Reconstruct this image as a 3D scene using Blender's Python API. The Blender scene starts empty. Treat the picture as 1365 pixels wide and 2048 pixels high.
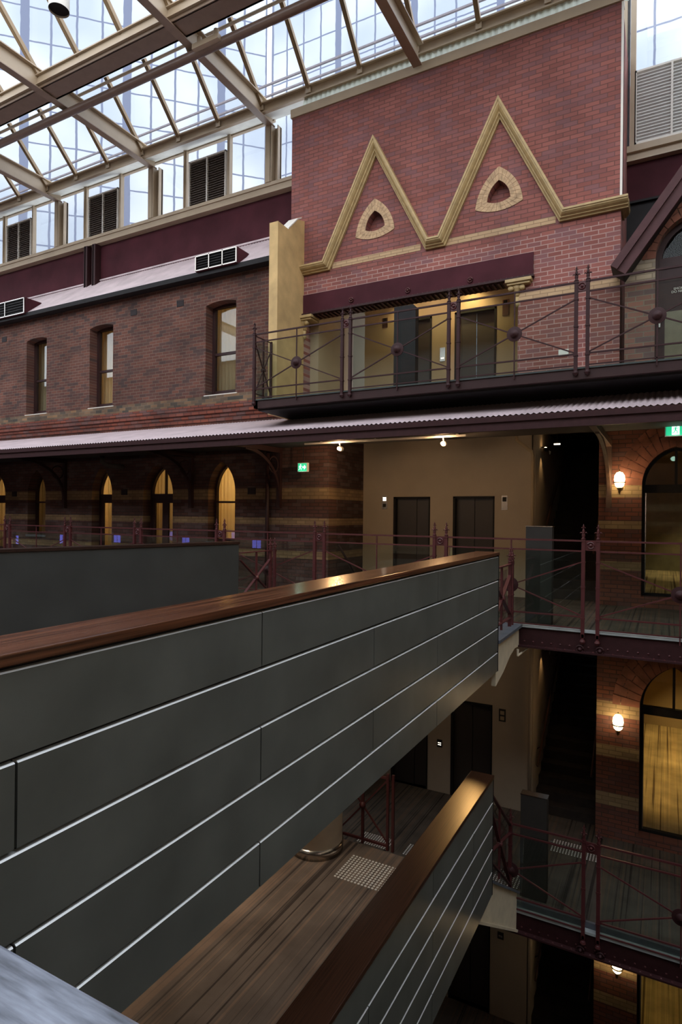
import bpy, bmesh, math, random
from mathutils import Vector, Matrix
random.seed(7)
S = bpy.context.scene
COL = S.collection
PI = math.pi

# ------------------------------------------------------------------ camera
F_PX, YAW, ROLL, SY, CZ = 1211.35, .49377, -.01013, 1028.3, 1.665
cf = Vector((-math.sin(YAW), math.cos(YAW), 0)); c0 = Vector((math.cos(YAW), math.sin(YAW), 0))
d0 = cf.cross(c0)
cr = (c0*math.cos(ROLL) + d0*math.sin(ROLL)).normalized(); cd = cf.cross(cr).normalized()
cam_d = bpy.data.cameras.new('camera'); cam = bpy.data.objects.new('camera', cam_d); COL.objects.link(cam)
cam.matrix_world = Matrix(((cr.x, -cd.x, -cf.x, 0), (cr.y, -cd.y, -cf.y, 0), (cr.z, -cd.z, -cf.z, CZ), (0, 0, 0, 1)))
cam_d.sensor_fit = 'VERTICAL'; cam_d.sensor_height = 36; cam_d.sensor_width = 24
cam_d.lens = F_PX/2048*36
cam_d.shift_y = (SY-1024)/2048
cam_d.clip_start = .05; cam_d.clip_end = 500
S.camera = cam

# ------------------------------------------------------------------ world, exposure
S.view_settings.view_transform = 'Standard'; S.view_settings.look = 'None'
S.view_settings.gamma = 1; S.view_settings.use_curve_mapping = False
S.view_settings.exposure = 0.35
W = bpy.data.worlds.new('world'); S.world = W; W.use_nodes = True
nt = W.node_tree; nt.nodes.clear()
wo = nt.nodes.new('ShaderNodeOutputWorld'); bg = nt.nodes.new('ShaderNodeBackground')
tc = nt.nodes.new('ShaderNodeTexCoord'); ns = nt.nodes.new('ShaderNodeTexNoise'); ns.inputs['Scale'].default_value = 1.6
cr_ = nt.nodes.new('ShaderNodeValToRGB')
cr_.color_ramp.elements[0].color = (.80, .88, 1, 1); cr_.color_ramp.elements[1].color = (1, 1, 1, 1)
cr_.color_ramp.elements[0].position = .35; cr_.color_ramp.elements[1].position = .65
nt.links.new(tc.outputs['Generated'], ns.inputs['Vector']); nt.links.new(ns.outputs['Fac'], cr_.inputs['Fac'])
nt.links.new(cr_.outputs['Color'], bg.inputs['Color']); bg.inputs['Strength'].default_value = 2.6
nt.links.new(bg.outputs[0], wo.inputs[0])

# lens rays: where a sight line meets a real plane of the building
def at(px, py, Y=None, X=None, Z=None):
    r = cf + cr*((px-682.5)/F_PX) + cd*((py-SY)/F_PX)
    t = Y/r.y if Y is not None else X/r.x if X is not None else (Z-CZ)/r.z
    p = r*t; p.z += CZ
    return p

# ------------------------------------------------------------------ materials
def mk(name):
    m = bpy.data.materials.new(name); m.use_nodes = True
    n = m.node_tree; b = n.nodes['Principled BSDF']
    return m, n, b
def lnk(n, a, b): n.links.new(a, b)
def objco(n):
    t = n.nodes.new('ShaderNodeTexCoord'); return t.outputs['Object']
def plain(name, col, rough=.6, metal=0, var=.12, scale=6, bump=0, spec=None, stretch=None, coat=0):
    m, n, b = mk(name)
    co = objco(n)
    if stretch:
        mp = n.nodes.new('ShaderNodeMapping'); mp.inputs['Scale'].default_value = stretch
        lnk(n, co, mp.inputs['Vector']); co = mp.outputs['Vector']
    no = n.nodes.new('ShaderNodeTexNoise'); no.inputs['Scale'].default_value = scale; no.inputs['Detail'].default_value = 6
    lnk(n, co, no.inputs['Vector'])
    r = n.nodes.new('ShaderNodeMapRange'); r.inputs['To Min'].default_value = 1-var*1.6; r.inputs['To Max'].default_value = 1+var*1.6
    r.inputs['From Min'].default_value = .25; r.inputs['From Max'].default_value = .75
    lnk(n, no.outputs['Fac'], r.inputs['Value'])
    mx = n.nodes.new('ShaderNodeVectorMath'); mx.operation = 'SCALE'; mx.inputs[0].default_value = col[:3]
    lnk(n, r.outputs[0], mx.inputs['Scale']); lnk(n, mx.outputs[0], b.inputs['Base Color'])
    b.inputs['Roughness'].default_value = rough; b.inputs['Metallic'].default_value = metal
    if spec is not None: b.inputs['Specular IOR Level'].default_value = spec
    if coat: b.inputs['Coat Weight'].default_value = coat; b.inputs['Coat Roughness'].default_value = .12
    if bump:
        bp = n.nodes.new('ShaderNodeBump'); bp.inputs['Strength'].default_value = bump; bp.inputs['Distance'].default_value = .01
        lnk(n, no.outputs['Fac'], bp.inputs['Height']); lnk(n, bp.outputs[0], b.inputs['Normal'])
    return m
def emit(name, col, st):
    m, n, b = mk(name)
    b.inputs['Base Color'].default_value = (*col, 1); b.inputs['Emission Color'].default_value = (*col, 1)
    b.inputs['Emission Strength'].default_value = st
    return m
def glass(name, tint=(.93, .97, .95), refl=.5, rough=.0, fac=None):
    m, n, b = mk(name); n.nodes.remove(b); out = n.nodes['Material Output']
    tr = n.nodes.new('ShaderNodeBsdfTransparent'); tr.inputs['Color'].default_value = (*tint, 1)
    gl = n.nodes.new('ShaderNodeBsdfGlossy'); gl.inputs['Roughness'].default_value = rough; gl.inputs['Color'].default_value = (1, 1, 1, 1)
    fr = n.nodes.new('ShaderNodeFresnel'); ge = n.nodes.new('ShaderNodeNewGeometry'); io = n.nodes.new('ShaderNodeMapRange'); io.inputs['To Min'].default_value = 1.5; io.inputs['To Max'].default_value = 1/1.5
    lnk(n, ge.outputs['Backfacing'], io.inputs['Value']); lnk(n, io.outputs[0], fr.inputs['IOR'])
    mu = n.nodes.new('ShaderNodeMath'); mu.operation = 'MULTIPLY'; mu.inputs[1].default_value = refl*2; mu.use_clamp = True
    lnk(n, fr.outputs[0], mu.inputs[0])
    mx = n.nodes.new('ShaderNodeMixShader'); lnk(n, mu.outputs[0], mx.inputs[0]); lnk(n, tr.outputs[0], mx.inputs[1]); lnk(n, gl.outputs[0], mx.inputs[2])
    lnk(n, mx.outputs[0], out.inputs['Surface'])
    return m
def brick(name, c1, c2, mortar, axis='X', bw=.24, rh=.08, mort=.009, bands=(), band_c1=(.35, .24, .13), band_c2=(.26, .18, .10), rough=.85, dark=(.12, .09, .09), darkamt=.5, stain=.3, bump=.5, offs=0, mortar2=None):
    m, n, b = mk(name)
    sp = n.nodes.new('ShaderNodeSeparateXYZ'); lnk(n, objco(n), sp.inputs[0])
    cb = n.nodes.new('ShaderNodeCombineXYZ')
    lnk(n, sp.outputs[axis], cb.inputs['X']); lnk(n, sp.outputs['Z'], cb.inputs['Y'])
    def br(a, c, d):
        t = n.nodes.new('ShaderNodeTexBrick'); lnk(n, cb.outputs[0], t.inputs['Vector'])
        t.inputs['Scale'].default_value = 1; t.inputs['Brick Width'].default_value = bw; t.inputs['Row Height'].default_value = rh
        t.inputs['Mortar Size'].default_value = mort; t.inputs['Mortar Smooth'].default_value = .1
        t.inputs['Color1'].default_value = (*a, 1); t.inputs['Color2'].default_value = (*c, 1); t.inputs['Mortar'].default_value = (*d, 1)
        t.offset = .5; return t
    t = br(c1, c2, mortar); col = t.outputs['Color']
    # burnt dark bricks, chosen brick by brick
    def mth(op, a, b2=None):
        q = n.nodes.new('ShaderNodeMath'); q.operation = op
        for i_, v_ in enumerate((a, b2)):
            if v_ is None: continue
            if isinstance(v_, (int, float)): q.inputs[i_].default_value = v_
            else: lnk(n, v_, q.inputs[i_])
        return q.outputs[0]
    row = mth('FLOOR', mth('DIVIDE', sp.outputs['Z'], rh)); par = mth('SUBTRACT', 1.0, mth('FLOORED_MODULO', row, 2.0))
    cell = mth('FLOOR', mth('DIVIDE', mth('ADD', sp.outputs[axis], mth('MULTIPLY', par, bw/2)), bw))
    cc_ = n.nodes.new('ShaderNodeCombineXYZ'); lnk(n, cell, cc_.inputs['X']); lnk(n, row, cc_.inputs['Y'])
    wn = n.nodes.new('ShaderNodeTexWhiteNoise'); wn.noise_dimensions = '2D'; lnk(n, cc_.outputs[0], wn.inputs['Vector'])
    no = n.nodes.new('ShaderNodeTexNoise'); no.inputs['Scale'].default_value = .35; lnk(n, cc_.outputs[0], no.inputs['Vector'])
    vv = mth('MULTIPLY_ADD', no.outputs['Fac'], 1.0); vv.node.inputs[2].default_value = 0; lnk(n, wn.outputs['Value'], vv.node.inputs[2])
    mr = n.nodes.new('ShaderNodeMapRange'); mr.inputs['From Min'].default_value = 1.0; mr.inputs['From Max'].default_value = 1.5; mr.inputs['To Max'].default_value = darkamt
    lnk(n, vv, mr.inputs['Value'])
    if mortar2:
        gz = mth('LESS_THAN', sp.outputs['Z'], mortar2[1]); t2 = br(c1, c2, mortar2[0]); mm = n.nodes.new('ShaderNodeMix'); mm.data_type = 'RGBA'
        lnk(n, gz, mm.inputs['Factor']); lnk(n, col, mm.inputs['A']); lnk(n, t2.outputs['Color'], mm.inputs['B']); col = mm.outputs['Result']
    m1 = n.nodes.new('ShaderNodeMix'); m1.data_type = 'RGBA'
    lnk(n, mr.outputs[0], m1.inputs['Factor']); lnk(n, col, m1.inputs['A']); m1.inputs['B'].default_value = (*dark, 1)
    col = m1.outputs['Result']
    if bands:
        tb = br(band_c1, band_c2, tuple(x*.6 for x in band_c1))
        acc = None
        for z0, z1 in bands:
            g = n.nodes.new('ShaderNodeMath'); g.operation = 'GREATER_THAN'; lnk(n, sp.outputs['Z'], g.inputs[0]); g.inputs[1].default_value = z0
            l = n.nodes.new('ShaderNodeMath'); l.operation = 'LESS_THAN'; lnk(n, sp.outputs['Z'], l.inputs[0]); l.inputs[1].default_value = z1
            a = n.nodes.new('ShaderNodeMath'); a.operation = 'MULTIPLY'; lnk(n, g.outputs[0], a.inputs[0]); lnk(n, l.outputs[0], a.inputs[1])
            if acc is None: acc = a.outputs[0]
            else:
                s = n.nodes.new('ShaderNodeMath'); s.operation = 'ADD'; lnk(n, acc, s.inputs[0]); lnk(n, a.outputs[0], s.inputs[1]); acc = s.outputs[0]
        m2 = n.nodes.new('ShaderNodeMix'); m2.data_type = 'RGBA'
        lnk(n, acc, m2.inputs['Factor']); lnk(n, col, m2.inputs['A']); lnk(n, tb.outputs['Color'], m2.inputs['B']); col = m2.outputs['Result']
    n2 = n.nodes.new('ShaderNodeTexNoise'); n2.inputs['Scale'].default_value = .9; n2.inputs['Detail'].default_value = 8; lnk(n, objco(n), n2.inputs['Vector'])
    m3 = n.nodes.new('ShaderNodeMapRange'); m3.inputs['From Min'].default_value = .3; m3.inputs['From Max'].default_value = .7
    m3.inputs['To Min'].default_value = 1-stain; m3.inputs['To Max'].default_value = 1+stain; lnk(n, n2.outputs['Fac'], m3.inputs['Value'])
    sc = n.nodes.new('ShaderNodeVectorMath'); sc.operation = 'SCALE'; lnk(n, col, sc.inputs[0]); lnk(n, m3.outputs[0], sc.inputs['Scale'])
    lnk(n, sc.outputs[0], b.inputs['Base Color']); b.inputs['Roughness'].default_value = rough
    b.inputs['Specular IOR Level'].default_value = .25
    bp = n.nodes.new('ShaderNodeBump'); bp.inputs['Strength'].default_value = bump; bp.inputs['Distance'].default_value = .008; bp.invert = True
    lnk(n, t.outputs['Fac'], bp.inputs['Height']); lnk(n, bp.outputs[0], b.inputs['Normal'])
    return m
def stripes(name, c1, c2, c3, axis='X', rough=.95):     # striped carpet, lines along the other axis
    m, n, b = mk(name)
    co = objco(n); mp = n.nodes.new('ShaderNodeMapping'); lnk(n, co, mp.inputs['Vector'])
    mp.inputs['Scale'].default_value = (24, .16, 1) if axis == 'X' else (.16, 24, 1)
    no = n.nodes.new('ShaderNodeTexNoise'); no.inputs['Scale'].default_value = 1; no.inputs['Detail'].default_value = 3; lnk(n, mp.outputs[0], no.inputs['Vector'])
    rp = n.nodes.new('ShaderNodeValToRGB'); e = rp.color_ramp.elements
    e[0].position = .36; e[0].color = (*c2, 1); e[1].position = .60; e[1].color = (*c3, 1)
    q = e.new(.43); q.color = (*c1, 1); q = e.new(.54); q.color = (*c1, 1)
    lnk(n, no.outputs['Fac'], rp.inputs['Fac'])
    n2 = n.nodes.new('ShaderNodeTexNoise'); n2.inputs['Scale'].default_value = 2.2; n2.inputs['Detail'].default_value = 5; lnk(n, co, n2.inputs['Vector'])
    mr = n.nodes.new('ShaderNodeMapRange'); mr.inputs['From Min'].default_value = .3; mr.inputs['From Max'].default_value = .7; mr.inputs['To Min'].default_value = .75; mr.inputs['To Max'].default_value = 1.2
    lnk(n, n2.outputs['Fac'], mr.inputs['Value'])
    sc = n.nodes.new('ShaderNodeVectorMath'); sc.operation = 'SCALE'; lnk(n, rp.outputs[0], sc.inputs[0]); lnk(n, mr.outputs[0], sc.inputs['Scale'])
    lnk(n, sc.outputs[0], b.inputs['Base Color']); b.inputs['Roughness'].default_value = rough; b.inputs['Specular IOR Level'].default_value = .1
    return m

M = {}
M['tower'] = brick('red_pressed_brick', (.30, .112, .093), (.225, .082, .070), (.15, .066, .058), bw=.235, rh=.0785, mort=.008, dark=(.17, .10, .115), darkamt=.5, stain=.18, mortar2=((.42, .27, .24), 6.65))
M['tower_side'] = brick('red_brick_return', (.34, .12, .10), (.25, .09, .08), (.2, .09, .08), axis='Y')
M['oldbrick'] = brick('weathered_brown_brick', (.15, .062, .044), (.10, .044, .035), (.17, .12, .095), bw=.22, rh=.076, mort=.007, dark=(.06, .042, .04), darkamt=.8, stain=.3)
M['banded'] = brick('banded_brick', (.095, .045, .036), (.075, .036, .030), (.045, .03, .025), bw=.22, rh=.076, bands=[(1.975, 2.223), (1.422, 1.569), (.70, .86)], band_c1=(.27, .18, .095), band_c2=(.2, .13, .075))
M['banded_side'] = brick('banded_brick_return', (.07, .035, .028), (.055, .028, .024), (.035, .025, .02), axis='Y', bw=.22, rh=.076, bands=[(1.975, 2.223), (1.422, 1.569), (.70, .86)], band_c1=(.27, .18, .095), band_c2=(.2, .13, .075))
RB = [(2.03, 2.273), (1.44, 1.59), (.673, .832), (-2.081, -1.801), (-2.846, -2.622), (-3.759, -3.517), (-6.9, -6.65), (-7.5, -7.3)]
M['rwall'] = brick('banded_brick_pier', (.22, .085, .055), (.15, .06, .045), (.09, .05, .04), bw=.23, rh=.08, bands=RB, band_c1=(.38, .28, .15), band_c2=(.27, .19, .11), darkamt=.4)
M['gable'] = brick('old_mixed_brick', (.26, .12, .09), (.17, .09, .075), (.2, .16, .12), bw=.24, rh=.085, bands=[(5.50, 5.85), (3.8, 4.18)], band_c1=(.42, .35, .25), band_c2=(.22, .19, .17), dark=(.08, .07, .08), darkamt=.6)
M['cream'] = plain('cream_painted_wall', (.40, .31, .20), .7, var=.06, scale=2)
M['cream_lobby'] = plain('taupe_painted_wall', (.43, .36, .275), .75, var=.04, scale=2)
M['gold'] = plain('ochre_painted_moulding', (.46, .33, .15), .55, var=.12, scale=9, stretch=(1, 1, 1))
M['plaster'] = plain('ochre_render', (.58, .40, .18), .8, var=.14, scale=3, bump=.15)
M['sand'] = plain('sandstone_blocks', (.50, .34, .20), .85, var=.2, scale=14)
M['sandband'] = brick('sand_coloured_brick_band', (.52, .36, .21), (.46, .31, .18), (.3, .2, .12), bw=.25, rh=.06, mort=.006, darkamt=.1, stain=.1)
M['maroon'] = plain('maroon_iron_paint', (.036, .012, .013), .55, var=.12, scale=12, spec=.25)
M['maroon_rail'] = plain('maroon_railing_paint', (.080, .021, .022), .38, var=.1, scale=10, spec=.4)
M['maroon_wall'] = plain('maroon_painted_sheet', (.062, .016, .022), .75, var=.2, scale=1.5, spec=.15)
M['darkframe'] = plain('dark_maroon_timber', (.035, .015, .015), .5, var=.1, spec=.3)
M['barge'] = plain('maroon_barge_board', (.075, .03, .032), .6, var=.12, spec=.25)
M['zinc'] = plain('pink_grey_corrugated_paint', (.56, .46, .48), .42, var=.12, scale=2.5, spec=.5)
M['beige_steel'] = plain('beige_steel_paint', (.42, .33, .23), .38, var=.06, scale=2, spec=.5)
M['beige_bar'] = plain('golden_brown_glazing_bar', (.27, .185, .10), .38, var=.05, scale=2, spec=.5)
M['white_steel'] = plain('white_sheet', (.75, .76, .70), .5, var=.05)
M['brownpipe'] = plain('brown_tube_paint', (.17, .11, .085), .35, var=.06)
M['black'] = plain('near_black_paint', (.016, .015, .016), .6, var=.1, spec=.2)
M['blacksteel'] = plain('dark_lift_door', (.050, .042, .038), .38, var=.06, scale=1.5)
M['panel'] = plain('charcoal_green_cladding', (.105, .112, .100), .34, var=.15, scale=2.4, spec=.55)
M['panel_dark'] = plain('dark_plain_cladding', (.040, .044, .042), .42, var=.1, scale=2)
M['aluedge'] = plain('silver_panel_edge', (.80, .83, .83), .4, metal=.3, var=.03)  # near-white colour paints the highlight line along each panel top
M['wood'] = plain('polished_dark_timber', (.10, .038, .018), .22, var=.58, scale=2, stretch=(30, .5, 30), spec=.45, coat=.25)
M['wood_dark'] = plain('black_brown_timber', (.026, .013, .009), .35, var=.35, scale=3, stretch=(40, .5, 40), spec=.3)
M['wood_low'] = plain('deep_brown_timber', (.045, .018, .009), .34, var=.4, scale=3, stretch=(40, .5, 40), spec=.35)  # timber colour darkened for the shade under the upper bridge
M['slate'] = plain('dark_grey_slab', (.10, .11, .13), .5, var=.15)
M['cream_fascia'] = plain('cream_fascia_paint', (.66, .58, .42), .6, var=.07)
M['carpet'] = stripes('striped_carpet', (.135, .105, .085), (.05, .038, .032), (.19, .13, .095))
M['carpet_dark'] = stripes('striped_carpet_gallery', (.10, .085, .07), (.04, .033, .028), (.13, .095, .07))
M['steelstud'] = plain('stainless_studs', (.9, .88, .84), .35, metal=.45, var=.02)
M['chrome'] = plain('brushed_steel', (.55, .52, .48), .25, metal=1, var=.05)
M['concrete'] = plain('pale_column_paint', (.78, .70, .58), .7, var=.05)
M['whitepaint'] = plain('white_paint', (.75, .72, .66), .5, var=.03)
M['brass'] = plain('aged_brass', (.35, .24, .10), .3, metal=.9, var=.1)
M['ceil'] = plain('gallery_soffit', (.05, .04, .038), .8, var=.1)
M['curtain'] = None
M['roomwall'] = plain('room_paint', (.55, .42, .25), .8, var=.03)
M['grey_cap'] = plain('blue_grey_worn_timber', (.22, .25, .31), .38, var=.5, scale=9, stretch=(1.0, 8, 8), spec=.5)
M['louvre'] = plain('brown_louvre_blades', (.11, .085, .07), .5, var=.05)
M['louv_pale'] = plain('pale_louvre_blades', (.8, .8, .79), .5, var=.03)  # glare on the right-hand vent is put into this blade colour
M['pylon'] = plain('charcoal_cabinet_paint', (.040, .036, .032), .85, var=.05, spec=.1)
M['glass'] = glass('clear_glass', (.95, .98, .97), .5)
M['rail_glass'] = glass('balustrade_glass', (.88, .93, .90), .55)
M['sky_glass'] = glass('skylight_glass', (.985, .99, .995), .3)
M['dim_glass'] = glass('dim_fanlight_glass', (.85, .87, .85), .12)
M['win_glass'] = glass('window_glass', (.90, .92, .90), .5)
m, n, b = mk('sheer_curtain'); n.nodes.remove(b)
df = n.nodes.new('ShaderNodeBsdfDiffuse'); df.inputs['Color'].default_value = (.62, .52, .36, 1)
tl = n.nodes.new('ShaderNodeBsdfTranslucent'); tl.inputs['Color'].default_value = (.70, .58, .36, 1)
mx = n.nodes.new('ShaderNodeMixShader'); mx.inputs[0].default_value = .5
lnk(n, df.outputs[0], mx.inputs[1]); lnk(n, tl.outputs[0], mx.inputs[2]); lnk(n, mx.outputs[0], n.nodes['Material Output'].inputs['Surface'])
M['curtain'] = m
M['blue'] = emit('blue_lit_window', (.22, .22, 1), 2.2)
M['warmglobe'] = emit('lit_opal_glass', (1, .72, .38), 14)
M['bulb'] = emit('lit_spot_bulb', (1, .62, .28), 60)
M['exit_green'] = emit('lit_green_sign', (.02, .42, .20), 1.0)
M['exit_white'] = emit('lit_white_pictogram', (.75, 1, .88), 1.2)
M['button'] = emit('lit_button', (1, .85, .65), 2.5)

# ------------------------------------------------------------------ mesh builder
class MB:
    def __init__(s): s.v = []; s.f = []
    def add(s, vs, fs):
        o = len(s.v); s.v += [Vector(v) for v in vs]; s.f += [tuple(i+o for i in f) for f in fs]; return s
    def box(s, x0, x1, y0, y1, z0, z1):
        vs = [(x, y, z) for z in (z0, z1) for y in (y0, y1) for x in (x0, x1)]
        return s.add(vs, [(0, 2, 3, 1), (4, 5, 7, 6), (0, 1, 5, 4), (2, 6, 7, 3), (0, 4, 6, 2), (1, 3, 7, 5)])
    def quad(s, *p): return s.add(p, [tuple(range(len(p)))])
    def hexa(s, a, b):   # two 4-point loops
        return s.add(list(a)+list(b), [(3, 2, 1, 0), (4, 5, 6, 7), (0, 1, 5, 4), (1, 2, 6, 5), (2, 3, 7, 6), (3, 0, 4, 7)])
    def prism(s, poly, d):   # polygon extruded by vector d
        d = Vector(d); k = len(poly); p = [Vector(q) for q in poly]
        return s.add(p+[q+d for q in p], [tuple(range(k))[::-1], tuple(range(k, 2*k))] + [(i, (i+1) % k, (i+1) % k+k, i+k) for i in range(k)])
    def bar(s, a, b, w, h=None, up=(0, 0, 1)):   # rectangular bar a->b
        a = Vector(a); b = Vector(b); h = h or w; d = (b-a).normalized(); u = Vector(up)
        if abs(d.dot(u)) > .98: u = Vector((0, 1, 0))
        r = d.cross(u).normalized(); u = r.cross(d)
        L = lambda p: [p+r*w/2*i+u*h/2*j for i, j in ((-1, -1), (1, -1), (1, 1), (-1, 1))]
        return s.hexa(L(a), L(b))
    def tube(s, pts, r, k=10, cap=True):
        pts = [Vector(p) for p in pts]; rs = r if isinstance(r, (list, tuple)) else [r]*len(pts)
        o = len(s.v); ref = Vector((0, 0, 1)); fs = []
        for i, p in enumerate(pts):
            d = (pts[min(i+1, len(pts)-1)]-pts[max(i-1, 0)]).normalized()
            q = ref if abs(d.dot(ref)) < .95 else Vector((1, 0, 0))
            a = d.cross(q).normalized(); b2 = d.cross(a)
            for j in range(k):
                t = 2*PI*j/k; s.v.append(p+(a*math.cos(t)+b2*math.sin(t))*rs[i])
        for i in range(len(pts)-1):
            for j in range(k): s.f.append((o+i*k+j, o+i*k+(j+1) % k, o+(i+1)*k+(j+1) % k, o+(i+1)*k+j))
        if cap:
            s.f.append(tuple(o+j for j in range(k))[::-1]); s.f.append(tuple(o+(len(pts)-1)*k+j for j in range(k)))
        return s
    def lathe(s, c, prof, k=14, axis='z'):
        c = Vector(c); o = len(s.v)
        for r, h in prof:
            for j in range(k):
                t = 2*PI*j/k; a, b2 = r*math.cos(t), r*math.sin(t)
                s.v.append(c+(Vector((a, b2, h)) if axis == 'z' else Vector((a, h, b2)) if axis == 'y' else Vector((h, a, b2))))
        for i in range(len(prof)-1):
            for j in range(k): s.f.append((o+i*k+j, o+i*k+(j+1) % k, o+(i+1)*k+(j+1) % k, o+(i+1)*k+j))
        s.f.append(tuple(o+j for j in range(k))[::-1]); s.f.append(tuple(o+(len(prof)-1)*k+j for j in range(k)))
        return s
    def ring(s, c, R, r, axis='y', k=20, kk=6, a0=0, a1=2*PI):
        c = Vector(c); pts = []
        n_ = k if a1-a0 > 6.2 else k+1
        for i in range(k+1):
            t = a0+(a1-a0)*i/k
            pts.append(c+(Vector((R*math.cos(t), 0, R*math.sin(t))) if axis == 'y' else Vector((0, R*math.cos(t), R*math.sin(t)))))
        return s.tube(pts, r, kk)
    def mesh(s, name, off=Vector((0, 0, 0)), smooth=False, fix=True):
        me = bpy.data.meshes.new(name); me.from_pydata([tuple(v-off) for v in s.v], [], s.f)
        if fix:
            bm = bmesh.new(); bm.from_mesh(me); bmesh.ops.recalc_face_normals(bm, faces=bm.faces[:]); bm.to_mesh(me); bm.free()
        if smooth:
            for p in me.polygons: p.use_smooth = True
        me.update(); return me
    def build(s, name, mat, parent=None, smooth=False, kind=None, fix=True, bevel=0):
        off = parent.matrix_basis.translation.copy() if parent else Vector((0, 0, 0))
        p = parent
        if p and p.parent: off = off + p.parent.matrix_basis.translation
        me = s.mesh(name, off, smooth, fix); me.materials.append(M[mat] if isinstance(mat, str) else mat)
        o = bpy.data.objects.new(name, me); COL.objects.link(o)
        if parent: o.parent = parent
        if kind: o['kind'] = kind
        if bevel:
            md = o.modifiers.new('bevel', 'BEVEL'); md.width = bevel; md.segments = 2; md.limit_method = 'ANGLE'
        return o
def struct(name, mb, mat, **k): return mb.build(name, mat, None, kind='structure', **k)
def sroot(name, loc=(0, 0, 0)):
    o = bpy.data.objects.new(name, None); COL.objects.link(o); o.location = loc; o['kind'] = 'structure'; o.empty_display_size = .1; return o
def thing(name, label, cat, loc=(0, 0, 0), group=None):
    o = bpy.data.objects.new(name, None); COL.objects.link(o); o.location = loc; o['label'] = label; o['category'] = cat; o.empty_display_size = .1
    if group: o['group'] = group
    return o
def tag(o, label, cat, group=None):
    o['label'] = label; o['category'] = cat
    if group: o['group'] = group
    return o
def shift(o, x, y, z):      # mesh-only thing: move origin data-free
    o.location = (x, y, z); return o
def dup(root, loc, label=None):
    r = root.copy(); COL.objects.link(r); r.location = loc
    if label: r['label'] = label
    for ch in list(root.children):
        c = ch.copy(); COL.objects.link(c); c.parent = r
        for g in list(ch.children):
            d = g.copy(); COL.objects.link(d); d.parent = c
    return r
def lamp(name, kind, loc, energy, col, size=.1, target=None, angle=60, blend=.6, parent=None):
    l = bpy.data.lights.new(name, kind); l.energy = energy; l.color = col
    if kind == 'SPOT': l.spot_size = math.radians(angle); l.spot_blend = blend; l.shadow_soft_size = size
    elif kind == 'AREA': l.size = size
    else: l.shadow_soft_size = size
    o = bpy.data.objects.new(name, l); COL.objects.link(o); o.location = loc
    if target is not None: o.rotation_euler = (Vector(target)-Vector(loc)).to_track_quat('-Z', 'Y').to_euler()
    if parent: o.parent = parent; o.location = Vector(loc)-parent.location
    return o
WARM = (1, .60, .28)

def wall(name, outer, holes, c, thick, mat, axis='Y', kind='structure', parent=None):
    """wall in plane axis=c with holes; outer/holes are (u,z) loops; thickness away from camera"""
    bm = bmesh.new(); loops = []
    P = (lambda u, z, d: (u, c+d, z)) if axis == 'Y' else (lambda u, z, d: (c+d, u, z))
    for lp in [outer]+holes:
        vs = [bm.verts.new(P(u, z, 0)) for u, z in lp]
        for i in range(len(vs)): bm.edges.new((vs[i], vs[(i+1) % len(vs)]))
    bmesh.ops.triangle_fill(bm, edges=bm.edges[:], use_beauty=True)
    front = bm.faces[:]
    vmap = {}
    for v in list(bm.verts): vmap[v] = bm.verts.new(Vector(v.co)+(Vector((0, thick, 0)) if axis == 'Y' else Vector((thick, 0, 0))))
    bnd = [e for e in bm.edges if len(e.link_faces) == 1]
    for f in front: bm.faces.new([vmap[v] for v in reversed(f.verts[:])])
    for e in bnd:
        a, b2 = e.verts; bm.faces.new((a, b2, vmap[b2], vmap[a]))
    bmesh.ops.recalc_face_normals(bm, faces=bm.faces[:])
    me = bpy.data.meshes.new(name); bm.to_mesh(me); bm.free(); me.materials.append(M[mat])
    o = bpy.data.objects.new(name, me); COL.objects.link(o)
    if kind: o['kind'] = kind
    return o
def rect(x0, x1, z0, z1): return [(x0, z0), (x1, z0), (x1, z1), (x0, z1)]
def seg_arch(x0, x1, z0, z1, rise, k=8):    # flat segmental head
    pts = [(x0, z0), (x1, z0)]
    for i in range(k+1):
        t = i/k; pts.append((x1+(x0-x1)*t, z1+rise*4*t*(1-t)))
    return pts
def gothic(x0, x1, z0, zs, za, k=10, flat=1.0):   # pointed arch opening, springing zs, apex za
    xm = (x0+x1)/2; w = (x1-x0)/2; h = za-zs
    R = (w*w+h*h)/(2*w)      # centre on springing line
    pts = [(x0, z0), (x1, z0)]
    th = math.asin(min(1, h/R)) if R >= w else 1
    for i in range(k+1):
        a = th*i/k; pts.append((x1-R+R*math.cos(a), zs+R*math.sin(a)))
    for i in range(k-1, -1, -1):
        a = th*i/k; pts.append((x0+R-R*math.cos(a), zs+R*math.sin(a)))
    return pts
def inset_loop(lp, d):      # shrink a convex-ish loop inward by d
    n_ = len(lp); out = []
    area = sum(lp[i][0]*lp[(i+1) % n_][1]-lp[(i+1) % n_][0]*lp[i][1] for i in range(n_))
    sg = 1 if area > 0 else -1
    for i in range(n_):
        a, b2, c = Vector(lp[i-1]), Vector(lp[i]), Vector(lp[(i+1) % n_])
        e1 = (b2-a).normalized(); e2 = (c-b2).normalized()
        n1 = Vector((-e1.y, e1.x))*sg; n2 = Vector((-e2.y, e2.x))*sg
        m_ = (n1+n2)
        if m_.length < 1e-4: m_ = n1
        m_.normalize(); k = d/max(.35, m_.dot(n1))
        q = b2+m_*k; out.append((q.x, q.y))
    return out
def framebars(mb, outer, inner, y0, y1):
    k = len(outer)
    for i in range(k):
        j = (i+1) % k
        a, b2, c, d = outer[i], outer[j], inner[j], inner[i]
        mb.hexa([(a[0], y0, a[1]), (b2[0], y0, b2[1]), (c[0], y0, c[1]), (d[0], y0, d[1])], [(a[0], y1, a[1]), (b2[0], y1, b2[1]), (c[0], y1, c[1]), (d[0], y1, d[1])])
    return mb

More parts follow.
